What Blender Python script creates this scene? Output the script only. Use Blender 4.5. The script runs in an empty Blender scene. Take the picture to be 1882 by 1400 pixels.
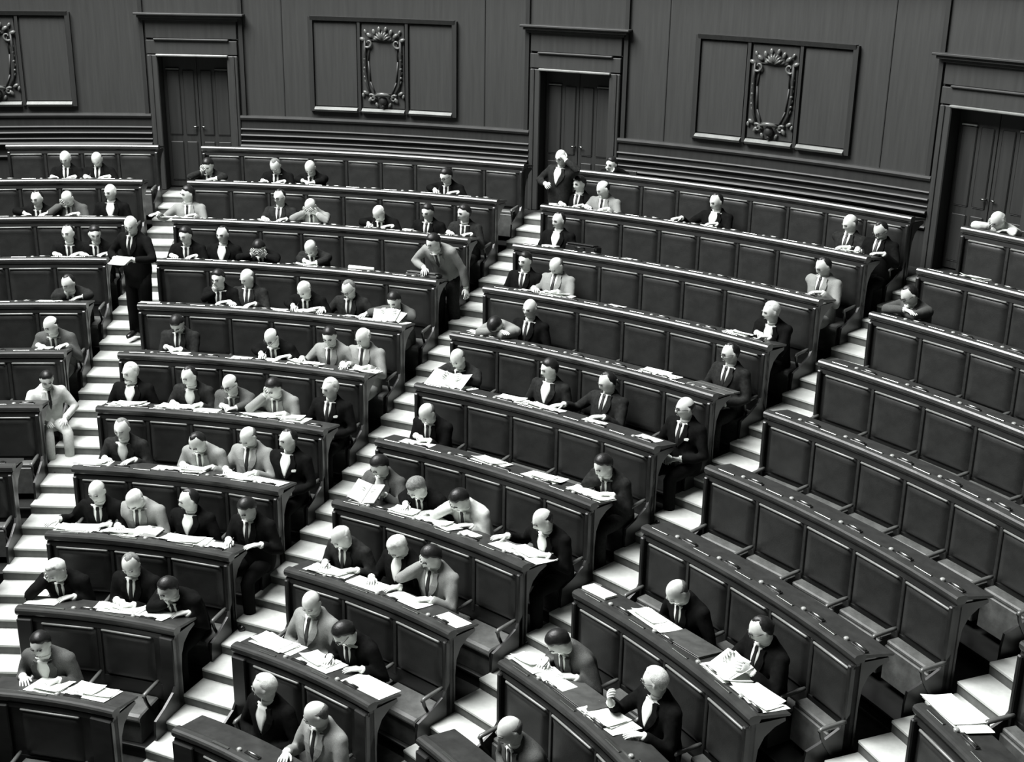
import bpy, bmesh, math, random
import numpy as np
from mathutils import Matrix, Vector

scene = bpy.context.scene
C = scene.collection
random.seed(7)
rng = np.random.default_rng(7)

# ------------------------------------------------------------------ camera
ZO = 1.43                                   # height of the rail of row 0 above the floor of the hall
cam_d = bpy.data.cameras.new('camera')
cam = bpy.data.objects.new('camera', cam_d); C.objects.link(cam)
cam_d.sensor_fit = 'HORIZONTAL'; cam_d.sensor_width = 36.0
cam_d.lens = 2419.40 * 36.0 / 1882.0
cam_d.shift_x = 0.0005; cam_d.shift_y = 0.0037
cam_d.clip_end = 200
_r = Vector((0.69930151, -0.71463461, 0.01657619))
_u = Vector((0.2317291, 0.24857204, 0.94048581))
_f = Vector((0.67622409, 0.65384196, -0.33942844))
m = Matrix.Identity(4)
for i in range(3):
    m[i][0] = _r[i]; m[i][1] = _u[i]; m[i][2] = -_f[i]
m[0][3], m[1][3], m[2][3] = -0.22464, -7.26957, 6.64779 + ZO
cam.matrix_world = m
scene.camera = cam

# ------------------------------------------------------------------ light: the glazed ceiling of the hall
world = bpy.data.worlds.new('world'); scene.world = world
world.use_nodes = True
world.node_tree.nodes['Background'].inputs[0].default_value = (0.96, 1.0, 0.97, 1)
world.node_tree.nodes['Background'].inputs[1].default_value = 0.05
sky_d = bpy.data.lights.new('skylight', 'AREA')
sky_d.shape = 'DISK'; sky_d.size = 13.0; sky_d.energy = 14500
sky = bpy.data.objects.new('skylight', sky_d); C.objects.link(sky)
sky.location = (2.5, 7.0, 20.5)
sky.rotation_euler = (Vector((8.0, 1.5, 2.5)) - Vector(sky.location)).to_track_quat('-Z', 'Y').to_euler()

vs = scene.view_settings
scene.display_settings.display_device = 'sRGB'
vs.view_transform = 'Standard'; vs.look = 'None'; vs.gamma = 1.0; vs.use_curve_mapping = False
vs.exposure = 0.0

# ------------------------------------------------------------------ materials (a black and white photograph: greys, a trace of green)
MATS = {}
def grey(v): return (v * 0.965, v * 1.0, v * 0.955, 1)
def material(name, v, rough=.6, spec=.5, noise=.25, scale=(8, 8, 8), bump=0.0, bscale=60, coat=0.0, metal=0.0):
    mt = bpy.data.materials.new(name); mt.use_nodes = True
    nt = mt.node_tree; b = nt.nodes['Principled BSDF']
    b.inputs['Roughness'].default_value = rough
    b.inputs['Specular IOR Level'].default_value = spec
    b.inputs['Metallic'].default_value = metal
    b.inputs['Coat Weight'].default_value = coat
    b.inputs['Coat Roughness'].default_value = .25
    tc = nt.nodes.new('ShaderNodeTexCoord'); mp = nt.nodes.new('ShaderNodeMapping')
    mp.inputs['Scale'].default_value = scale
    nt.links.new(tc.outputs['Object'], mp.inputs['Vector'])
    nz = nt.nodes.new('ShaderNodeTexNoise'); nz.inputs['Scale'].default_value = 1.0
    nz.inputs['Detail'].default_value = 5; nz.inputs['Roughness'].default_value = .6
    nt.links.new(mp.outputs['Vector'], nz.inputs['Vector'])
    cr = nt.nodes.new('ShaderNodeValToRGB')
    cr.color_ramp.elements[0].position = .3; cr.color_ramp.elements[1].position = .7
    cr.color_ramp.elements[0].color = grey(v * (1 - noise)); cr.color_ramp.elements[1].color = grey(v * (1 + noise))
    nt.links.new(nz.outputs['Fac'], cr.inputs['Fac'])
    nt.links.new(cr.outputs['Color'], b.inputs['Base Color'])
    if bump:
        n2 = nt.nodes.new('ShaderNodeTexNoise'); n2.inputs['Scale'].default_value = bscale
        n2.inputs['Detail'].default_value = 3
        nt.links.new(tc.outputs['Object'], n2.inputs['Vector'])
        bp = nt.nodes.new('ShaderNodeBump'); bp.inputs['Strength'].default_value = bump; bp.inputs['Distance'].default_value = .01
        nt.links.new(n2.outputs['Fac'], bp.inputs['Height']); nt.links.new(bp.outputs['Normal'], b.inputs['Normal'])
    MATS[name] = mt
    return mt
material('wall_wood', .030, .55, .4, .16, (22, 22, 1.2))
material('wall_wood_dark', .020, .5, .4, .2, (22, 22, 1.2))
material('ledge_wood_lit', .17, .3, .6, .2, (6, 6, 6))  # sills and ledges: light from above put into a paler wood colour
material('moulding_wood', .024, .55, .5, .25, (6, 6, 6))
material('carved_wood', .10, .25, .5, .3, (10, 10, 10))
material('door_wood', .021, .5, .4, .25, (26, 26, 1.0))
material('bench_wood', .013, .38, .5, .35, (4, 4, 14))
material('stile_wood', .022, .4, .5, .3, (4, 4, 14))
material('rail_wood', .031, .30, .6, .3, (5, 5, 5))
material('desk_leather', .025, .42, .5, .3, (9, 9, 9), .08, 120)
material('roll_leather_highlight', .17, .3, .5, .25, (7, 7, 7))  # skylight's highlight on the rolled top edge, painted as paler leather
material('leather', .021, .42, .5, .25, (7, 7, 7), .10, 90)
material('seat_leather', .075, .5, .4, .4, (7, 7, 7), .1, 60)
material('arm_leather', .075, .34, .5, .3, (7, 7, 7))
material('iron', .02, .4, .5, .2)
material('brass', .38, .28, .5, .15, metal=1.0)
material('tray_black', .006, .3, .5, .2)
material('glass_ink', .3, .12, .8, .1, coat=.5)
material('carpet_dark', .02, .95, .1, .3, (12, 12, 12))
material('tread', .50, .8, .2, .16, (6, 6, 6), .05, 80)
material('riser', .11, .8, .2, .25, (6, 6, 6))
material('paper', .80, .7, .2, .04, (12, 12, 12))
material('paper_grey', .45, .7, .2, .10, (12, 12, 12))
material('folder', .060, .45, .4, .3, (9, 9, 9))
material('black_leather', .010, .3, .5, .3, (9, 9, 9))
material('skin', .60, .45, .4, .12, (18, 18, 18))
material('skin_dark', .2, .5, .35, .12, (18, 18, 18))
material('hair_dark', .009, .45, .4, .4, (60, 60, 20), .15, 120)
material('hair_salt', .10, .6, .3, .5, (70, 70, 20), .4, 160)
material('hair_grey', .16, .6, .3, .5, (70, 70, 20), .4, 160)
material('hair_white', .62, .7, .2, .2, (60, 60, 20), .4, 160)
material('suit_K', .0045, .9, .06, .3, (30, 30, 30), .15, 200)
material('suit_D', .016, .9, .08, .35, (30, 30, 30), .15, 200)
material('suit_G', .07, .9, .1, .30, (140, 140, 140), .15, 200)
material('suit_L', .21, .9, .1, .22, (160, 160, 160), .15, 200)
material('suit_W', .48, .9, .2, .12, (30, 30, 30), .15, 200)
material('shirt', .72, .8, .2, .06)
material('tie', .012, .5, .4, .3)
material('shoe', .008, .25, .5, .2)
material('eye', .05, .2, .5, .1)
M = MATS

# ------------------------------------------------------------------ mesh helpers
def mesh(name, verts, faces, mat, smooth=False, fix=True):
    me = bpy.data.meshes.new(name)
    me.from_pydata([tuple(map(float, v)) for v in verts], [], faces)
    if fix:
        bm = bmesh.new(); bm.from_mesh(me); bmesh.ops.recalc_face_normals(bm, faces=bm.faces); bm.to_mesh(me); bm.free()
    if mat is not None: me.materials.append(M[mat] if isinstance(mat, str) else mat)
    if smooth: me.polygons.foreach_set('use_smooth', [True] * len(me.polygons))
    return me
def obj(name, me, parent=None, mw=None):
    """link a mesh (or None for an Empty); mw is the matrix in the parent's frame"""
    o = bpy.data.objects.new(name, me); C.objects.link(o)
    if parent is not None: o.parent = parent
    if mw is not None: o.matrix_local = mw
    return o
def tag(o, label, cat, group=None):
    o['label'] = label; o['category'] = cat
    if group: o['group'] = group
    return o
def structure(o): o['kind'] = 'structure'; return o
class MB:
    def __init__(s): s.v = []; s.f = []
    def add(s, v, f):
        n = len(s.v); s.v += [tuple(p) for p in v]; s.f += [tuple(i + n for i in q) for q in f]; return s
    def box(s, x0, x1, y0, y1, z0, z1):
        v = [(x, y, z) for x in (x0, x1) for y in (y0, y1) for z in (z0, z1)]
        return s.add(v, [(0, 1, 3, 2), (4, 6, 7, 5), (0, 4, 5, 1), (2, 3, 7, 6), (0, 2, 6, 4), (1, 5, 7, 3)])
    def bbox(s, x0, x1, y0, y1, z0, z1, b=.006):
        """box with chamfered edges"""
        bm = bmesh.new(); bmesh.ops.create_cube(bm, size=1)
        for v in bm.verts:
            v.co = Vector((x0 + (v.co.x + .5) * (x1 - x0), y0 + (v.co.y + .5) * (y1 - y0), z0 + (v.co.z + .5) * (z1 - z0)))
        bmesh.ops.bevel(bm, geom=list(bm.edges), offset=b, segments=1, affect='EDGES')
        bm.verts.index_update()
        v = [tuple(p.co) for p in bm.verts]; f = [tuple(q.index for q in fc.verts) for fc in bm.faces]; bm.free()
        return s.add(v, f)
    def rings(s, R, cap=True, closed=False):
        m_, n = len(R), len(R[0]); v = [tuple(p) for r in R for p in r]; f = []
        for i in range(m_ if closed else m_ - 1):
            for j in range(n):
                a = i * n + j; b = i * n + (j + 1) % n; i2 = (i + 1) % m_
                f.append((a, b, i2 * n + (j + 1) % n, i2 * n + j))
        if cap and not closed:
            f.append(tuple(range(n))[::-1]); f.append(tuple((m_ - 1) * n + j for j in range(n)))
        return s.add(v, f)
    def tube(s, pts, rad, n=8):
        pts = [np.array(p, float) for p in pts]; R = []
        rad = rad if hasattr(rad, '__len__') else [rad] * len(pts)
        ref = None
        for i, p in enumerate(pts):
            t = pts[min(i + 1, len(pts) - 1)] - pts[max(i - 1, 0)]; t /= np.linalg.norm(t) + 1e-9
            if ref is None: ref = np.array([0, 0, 1.]) if abs(t[2]) < .9 else np.array([1., 0, 0])
            a = ref - t * (ref @ t); a /= np.linalg.norm(a) + 1e-9; b = np.cross(t, a); ref = a
            R.append([p + rad[i] * (math.cos(w) * a + math.sin(w) * b) for w in np.linspace(0, 2 * math.pi, n, endpoint=False)])
        return s.rings(R)
    def ellipsoid(s, c, r, nu=10, nv=7, mat=None):
        c = np.array(c, float); R = []
        for i in range(nv):
            a = math.pi * (i + .35) / (nv - .3) - math.pi / 2
            ring = []
            for j in range(nu):
                b = 2 * math.pi * j / nu
                p = np.array([r[0] * math.cos(a) * math.cos(b), r[1] * math.cos(a) * math.sin(b), r[2] * math.sin(a)])
                ring.append(c + (mat @ p if mat is not None else p))
            R.append(ring)
        return s.rings(R)
    def sweep(s, prof, r, ta, tb, n=None):
        """closed profile [(dr, z)] swept round the hall's centre from angle ta to tb (world coordinates)"""
        if n is None: n = max(2, int(abs(tb - ta) / .03) + 1)
        R = []
        for i in range(n + 1):
            t = ta + (tb - ta) * i / n
            R.append([((r + d) * math.sin(t), (r + d) * math.cos(t), z) for d, z in prof])
        return s.rings(R)
    def mesh(s, name, mat, smooth=False, inv=None):
        v = s.v
        if inv is not None:
            a = np.array(v); a = a @ np.array(inv.to_3x3()).T + np.array(inv.translation); v = a.tolist()
        return mesh(name, v, s.f, mat, smooth)

def frame(th, r, z):
    """a place on the amphitheatre: y points to the hall's centre, x to the sitter's right hand"""
    return Matrix.Translation((r * math.sin(th), r * math.cos(th), z)) @ Matrix.Rotation(math.pi - th, 4, 'Z')

# ------------------------------------------------------------------ the amphitheatre's measures
R0, D, RISE = 4.891, .9, .33988
AISLE = [.4254, .8164, 1.2074, 1.5984, 1.9894, 2.3804]
HALF = .326                                  # half width of the stairs
RW = 15.0                                    # radius of the back wall
def rk(k): return R0 + D * k
def zk(k): return ZO + RISE * k - .00052 * k * k      # top of the rail of row k
def fl(k): return zk(k - 1) - .863                    # floor of the people whose backs lean on row k
SEATS = {-1: 1, 0: 1, 1: 2, 2: 3, 3: 4, 4: 5, 5: 5, 6: 6, 7: 6, 8: 7, 9: 8, 10: 9}
SEC = {'Z': 0, 'A': 1, 'M': 2, 'R': 3, 'S': 4}
BLOCK = {'Z': 'block at the left picture edge', 'A': 'block between the left and middle doors', 'M': 'block between the middle and right doors',
         'R': 'mostly empty block on the right', 'S': 'block in the bottom right corner'}
ORD = ['', 'first', 'second', 'third', 'fourth', 'fifth', 'sixth', 'seventh', 'eighth', 'ninth', 'tenth', 'eleventh', 'twelfth']

# ------------------------------------------------------------------ floor: stepped platforms
fb = MB()
prof_all = []
for k in range(0, 12):
    ra = rk(k - 1) + .09 if k > 0 else 0.5
    rb = rk(k) + .09 if k < 11 else RW + .3
    z = fl(k)
    fb.sweep([(ra, z), (rb, z), (rb, z - .5), (ra, z - .5)], 0, .2, 2.7, 60)
fo = structure(obj('floor', fb.mesh('floor', 'carpet_dark')))

# ------------------------------------------------------------------ back wall with panelling, doors and carved frames
T0, T1 = .30, 2.2
zt = 7.6
zf = fl(11)
DH = .0345                                   # half angle of a door opening
WM = Matrix.Translation((RW * math.sin(1.2), RW * math.cos(1.2), zf)); WI = WM.inverted()
wall = structure(obj('wall_back', None, None, WM))
def wpart(name, mb, mat, par=wall, smooth=False): return obj(name, mb.mesh(name, mat, smooth, inv=WI), par)
doors = [AISLE[1], AISLE[2], AISLE[3]]
edges = [T0] + [e for d in doors for e in (d - .0455, d + .0455)] + [T1]
for i in range(0, len(edges), 2):
    a, b = edges[i], edges[i + 1]
    wpart('wall_field', MB().sweep([(0, zf), (.3, zf), (.3, zt), (0, zt)], RW, a, b), 'wall_wood')
    # dado and its mouldings
    def Zw(z): return z + ZO
    wpart('dado', MB().sweep([(-.045, zf), (.01, zf), (.01, Zw(3.60)), (-.045, Zw(3.60))], RW, a, b), 'wall_wood_dark')
    for nm, z0, z1, pr in (('dado_ledge', 3.585, 3.645, .085), ('moulding', 3.425, 3.455, .075), ('moulding', 3.335, 3.368, .095), ('moulding', 3.25, 3.275, .08), ('moulding', 3.17, 3.215, .13), ('moulding', 2.98, 3.02, .09)):
        zc = (z0 + z1) / 2
        wpart(nm, MB().sweep([(-pr * .35, Zw(z0) - .012), (0.0, Zw(z0) - .012), (0.0, Zw(z1)), (-pr * .9, Zw(z1)), (-pr, Zw(zc)), (-pr * .85, Zw(z0))], RW, a, b), 'moulding_wood')
    # plain panels either side of a framed group of three
    if i in (0,): c = .6222
    elif i in (2,): c = 1.0104
    elif i in (4,): c = 1.4006
    else: c = 1.793
    h = .0735; s1 = .0245
    zs, ztop = Zw(3.78), Zw(5.07)
    def vbar(t, w, pr, z0, z1, nm='stile', mat='wall_wood_dark'):
        wpart(nm, MB().sweep([(-pr, z0), (.0, z0), (.0, z1), (-pr, z1)], RW, t - w / RW, t + w / RW, 2), mat)
    for t in (c - h, c + h): vbar(t, .035, .06, zs - .03, ztop + .05)
    for t in (c - s1, c + s1): vbar(t, .022, .05, zs - .02, ztop)
    for ta, tb in ((c - h, c - s1), (c - s1, c + s1), (c + s1, c + h)):
        g = .045 / RW
        wpart('panel', MB().sweep([(-.022, zs + .05), (0, zs + .05), (0, ztop - .02), (-.022, ztop - .02)], RW, ta + g, tb - g, 3), 'wall_wood')
        wpart('sill', MB().sweep([(-.03, zs - .04), (0, zs - .04), (0, zs + .035), (-.05, zs + .035), (-.095, zs), (-.075, zs - .03)], RW, ta + g * .8, tb - g * .8, 4), 'ledge_wood_lit')
    wpart('top_rail', MB().sweep([(-.06, ztop), (0, ztop), (0, ztop + .06), (-.08, ztop + .06)], RW, c - h, c + h, 5), 'wall_wood_dark')
    for t in (a + .004, b - .004): vbar(t, .03, .05, Zw(3.645), zt)
    for t in (c - h - .03, c + h + .03) if i in (2, 4) else ():
        vbar(t, .006, .012, Zw(3.66), zt, 'bead', 'wall_wood_dark')
wpart('cornice', MB().sweep([(-.12, zt - .3), (0, zt - .3), (0, zt), (-.3, zt), (-.28, zt - .08)], RW, T0, T1), 'moulding_wood')

def carved_frame(th, label):
    o = tag(obj('carved_frame', None, None, frame(th, RW - .022, Zc)), label, 'carved frame', 'carved frames on the panelling')
    # local: x towards picture left, y out of the wall, z up; about 0.62 wide, 1.1 tall
    side = MB()
    for sg in (-1, 1):
        pth = [(sg * .27, .03, .40), (sg * .275, .03, .2), (sg * .27, .03, -.05), (sg * .245, .03, -.25), (sg * .19, .03, -.38)]
        side.tube(pth, [.02, .022, .022, .02, .016], 7)
    obj('side_moulding', side.mesh('side_moulding', 'wall_wood_dark', True), o)
    inner = MB()
    outl = [(-.2, .40), (.2, .40), (.225, .1), (.2, -.2), (.13, -.37), (-.13, -.37), (-.2, -.2), (-.225, .1)]
    n = len(outl)
    for i in range(n):
        a, b = outl[i], outl[(i + 1) % n]
        inner.tube([(a[0], .012, a[1]), (b[0], .012, b[1])], .012, 6)
    obj('inner_moulding', inner.mesh('inner_moulding', 'moulding_wood', True), o)
    leaf = MB().ellipsoid((0, .03, 0), (.028, .022, .045), 8, 6).mesh('leaf', 'carved_wood', True)
    bud = MB().ellipsoid((0, .035, 0), (.026, .028, .026), 8, 6).mesh('bud', 'carved_wood', True)
    def put(me, nm, x, z, a=0, s=1.0): obj(nm, me, o, Matrix.Translation((x, 0, z)) @ Matrix.Rotation(a, 4, 'Y') @ Matrix.Scale(s, 4))
    for sg in (-1, 1):
        for z in (.27, .13, .0, -.13): put(bud, 'bud', sg * .275, z, 0, .9 - abs(z) * .4)
        for z in (.2, .065, -.065, -.2): put(leaf, 'leaf', sg * (.275 if z > -.1 else .26), z, sg * .35, .85)
        for x, z, a, s in ((.30, .41, 1.2, 1.1), (.2, .47, .9, 1.1), (.13, .52, .3, 1.0), (.1, .42, 1.4, .9), (.26, .52, .5, .8), (.05, .56, .2, .9)):
            put(leaf, 'leaf', sg * x, z, sg * a, s)
        for x, z, a, s in ((.27, -.36, 1.0, 1.0), (.31, -.40, .2, .8), (.2, -.46, -.6, 1.0), (.13, -.42, 1.2, 1.1), (.1, -.53, .5, .8)):
            put(leaf, 'leaf', sg * x, z, sg * a, s)
        sc = MB(); sc2 = MB()
        sp = [(sg * (.22 + (.012 + .011 * t) * math.cos(t)), .035, .36 + (.012 + .011 * t) * math.sin(t)) for t in np.linspace(0, 5.4, 16)]
        sc.tube(sp, list(np.linspace(.010, .018, 16)), 6)
        sp = [(sg * (.17 + (.010 + .010 * t) * math.cos(-t)), .04, -.44 + (.010 + .010 * t) * math.sin(-t)) for t in np.linspace(0, 5.4, 16)]
        sc2.tube(sp, list(np.linspace(.010, .018, 16)), 6)
        obj('scroll', sc2.mesh('scroll', 'carved_wood', True), o)
        obj('scroll', sc.mesh('scroll', 'carved_wood', True), o)
    sh = MB()
    for a in np.linspace(-1.1, 1.1, 7):
        sh.tube([(0, .03, .40), (.09 * math.sin(a), .06, .40 + .09 * math.cos(a)), (.13 * math.sin(a), .04, .40 + .13 * math.cos(a))], [.012, .02, .012], 6)
    obj('shell', sh.mesh('shell', 'carved_wood', True), o)
    lip = MB(); lip.tube([(-.12, .05, -.40), (-.06, .085, -.375), (0, .095, -.37), (.06, .085, -.375), (.12, .05, -.40)], [.016, .026, .03, .026, .016], 8)
    obj('lower_lip', lip.mesh('lower_lip', 'carved_wood', True), o)
    dr = MB().ellipsoid((0, .04, -.47), (.07, .05, .07), 10, 7).ellipsoid((0, .04, -.55), (.03, .03, .03), 8, 6)
    obj('pendant', dr.mesh('pendant', 'wall_wood_dark', True), o)
Zc = 4.41 + ZO
carved_frame(.6222, 'carved baroque frame on the panelling at the left picture edge')
carved_frame(1.0104, 'carved baroque frame on the panelling between the left and middle doors')
carved_frame(1.4006, 'carved baroque frame on the panelling between the middle and right doors')

for n, t in enumerate(doors):
    d = structure(obj('door_%d' % (n + 1), None, None, frame(t, RW, zf)))
    W = .52
    zl = 4.50 + ZO - zf
    jm = MB()
    for sg in (-1, 1):
        o = obj('jamb', MB().bbox(min(sg * W, sg * (W + .16)), max(sg * W, sg * (W + .16)), -.25, .09, 0, zl + .02, .012).mesh('jamb', 'wall_wood'), d)
        obj('jamb_bead', MB().bbox(sg * (W + .10) - .015, sg * (W + .10) + .015, .09, .105, 0, zl + .02, .004).mesh('jamb_bead', 'moulding_wood'), o)
    obj('lintel_ledge', MB().bbox(-W - .02, W + .02, -.2, .13, zl, zl + .035, .01).mesh('lintel_ledge', 'ledge_wood_lit'), d)
    obj('frieze', MB().bbox(-W - .16, W + .16, -.2, .085, zl + .035, zl + .235, .006).mesh('frieze', 'wall_wood'), d)
    obj('upper_ledge', MB().bbox(-W - .04, W + .04, -.2, .12, zl + .235, zl + .262, .008).mesh('upper_ledge', 'moulding_wood'), d)
    obj('overdoor', MB().bbox(-W - .16, W + .16, -.2, .07, zl + .262, zl + .52, .006).mesh('overdoor', 'wall_wood'), d)
    cn = MB(); 
    for q, (e, y, z0, z1) in enumerate(((.20, .11, .52, .56), (.25, .16, .56, .60), (.29, .20, .60, .63))): cn.bbox(-W - e, W + e, -.2, y, zl + z0, zl + z1, .006)
    obj('door_cornice', cn.mesh('door_cornice', 'moulding_wood'), d)
    obj('wall_above', MB().box(-W - .19, W + .19, -.2, .03, zl + .63, zt - zf).mesh('wall_above', 'wall_wood'), d)
    for sg in (-1, 1):
        lf = obj('door_leaf', MB().bbox(min(0, sg * W) + .004, max(0, sg * W) - .004, -.20, -.15, 0.02, zl - .01, .004).mesh('door_leaf', 'door_wood'), d)
        for (xa, xb) in ((.05, .22), (.27, .47)):
            for za, zb in ((.12, .72), (.82, zl - .22)):
                obj('door_panel', MB().bbox(min(sg * xa, sg * xb), max(sg * xa, sg * xb), -.152, -.135, za, zb, .012).mesh('door_panel', 'door_wood'), lf)
        obj('panel_cap', MB().bbox(min(sg * .27, sg * .47), max(sg * .27, sg * .47), -.15, -.118, zl - .215, zl - .195, .004).mesh('panel_cap', 'ledge_wood_lit'), lf)
        obj('handle', MB().tube([(sg * .04, -.15, .95), (sg * .04, -.10, .95), (sg * .09, -.09, .95)], .01, 7).mesh('handle', 'brass', True), lf)

# ------------------------------------------------------------------ stairs between the blocks
for ai, lab in ((1, 'pale stairway leading up to the left door'), (2, 'pale stairway leading up to the middle door'), (3, 'pale stairway leading up to the right door'), (4, 'pale stairway at the bottom right corner')):
    t = AISLE[ai]
    st = tag(obj('stairway', None, None, frame(t, rk(0), fl(1))), lab, 'stairs', 'stairways between the blocks')
    h3 = RISE / 3
    jr = range(0, 31) if ai != 4 else range(6, 19)
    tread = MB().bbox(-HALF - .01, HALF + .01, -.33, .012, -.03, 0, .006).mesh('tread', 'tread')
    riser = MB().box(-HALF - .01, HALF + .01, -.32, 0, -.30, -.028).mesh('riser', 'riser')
    for j in jr:
        r = R0 + .3 * j + .09
        z = zk(0) - .75 + (zk(j / 3) - zk(0)) + .004
        mw = Matrix.Translation((0, rk(0) - r, z - fl(1)))
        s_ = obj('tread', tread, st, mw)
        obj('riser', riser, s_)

# ------------------------------------------------------------------ bench rows
_cache = {}
def cached(key, fn):
    if key not in _cache: _cache[key] = fn()
    return _cache[key]
def pad_mesh(w, h, d, name, mat):
    """upholstered panel: rounded cushion lying against y=0, bulging to +y, top edge rolled"""
    nx, nz = 9, 9; V = []; F = []
    for j in range(nz):
        for i in range(nx):
            u = -1 + 2 * i / (nx - 1); v = -1 + 2 * j / (nz - 1)
            u = math.copysign(abs(u) ** .55, u); v = math.copysign(abs(v) ** .55, v)
            y = d * (1 - abs(u) ** 10) ** .5 * (1 - abs(v) ** 10) ** .5
            if v > .75 and abs(u) < .97: y += .012 * math.sin(min(1, (v - .75) / .2) * math.pi) ** 2
            V.append((u * w / 2, y, v * h / 2))
    for j in range(nz - 1):
        for i in range(nx - 1):
            a = j * nx + i; F.append((a, a + 1, a + nx + 1, a + nx))
    F.append(tuple(range(nx))); 
    return mesh(name, V, F, mat, True)
def seat_mesh(w, name='seat'):
    mb = MB()
    prof = [(-.005, 0.0), (.30, 0.0), (.335, -.012), (.345, -.04), (.345, -.055), (-.005, -.055)]
    R = [[(x, y, z - e) for (y, z) in prof] for x, e in ((-w / 2, .012), (-w / 2 + .015, 0), (w / 2 - .015, 0), (w / 2, .012))]
    mb.rings(R)
    return mb.mesh(name, 'seat_leather')
def arm_mesh():
    mb = MB()
    R = []
    for y, z, hw, ht in ((0, .012, .016, .016), (.04, .010, .020, .018), (.16, .004, .021, .018), (.235, .0, .021, .018), (.255, -.012, .016, .012)):
        R.append([(hw * math.cos(a), y, z + ht * math.sin(a)) for a in np.linspace(0, 2 * math.pi, 8, endpoint=False)])
    return mb.rings(R).mesh('armrest', 'arm_leather', True)
def bracket_mesh():
    mb = MB(); R = []
    for i in range(7):
        a = i / 6; y = .235 - .20 * a ** 1.5; z = -.01 - .34 * a + .0
        R.append([(sx * .009, y + sy * .014, z) for sx, sy in ((-1, -1), (1, -1), (1, 1), (-1, 1))])
    return mb.rings(R).mesh('arm_bracket', 'iron')

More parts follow.
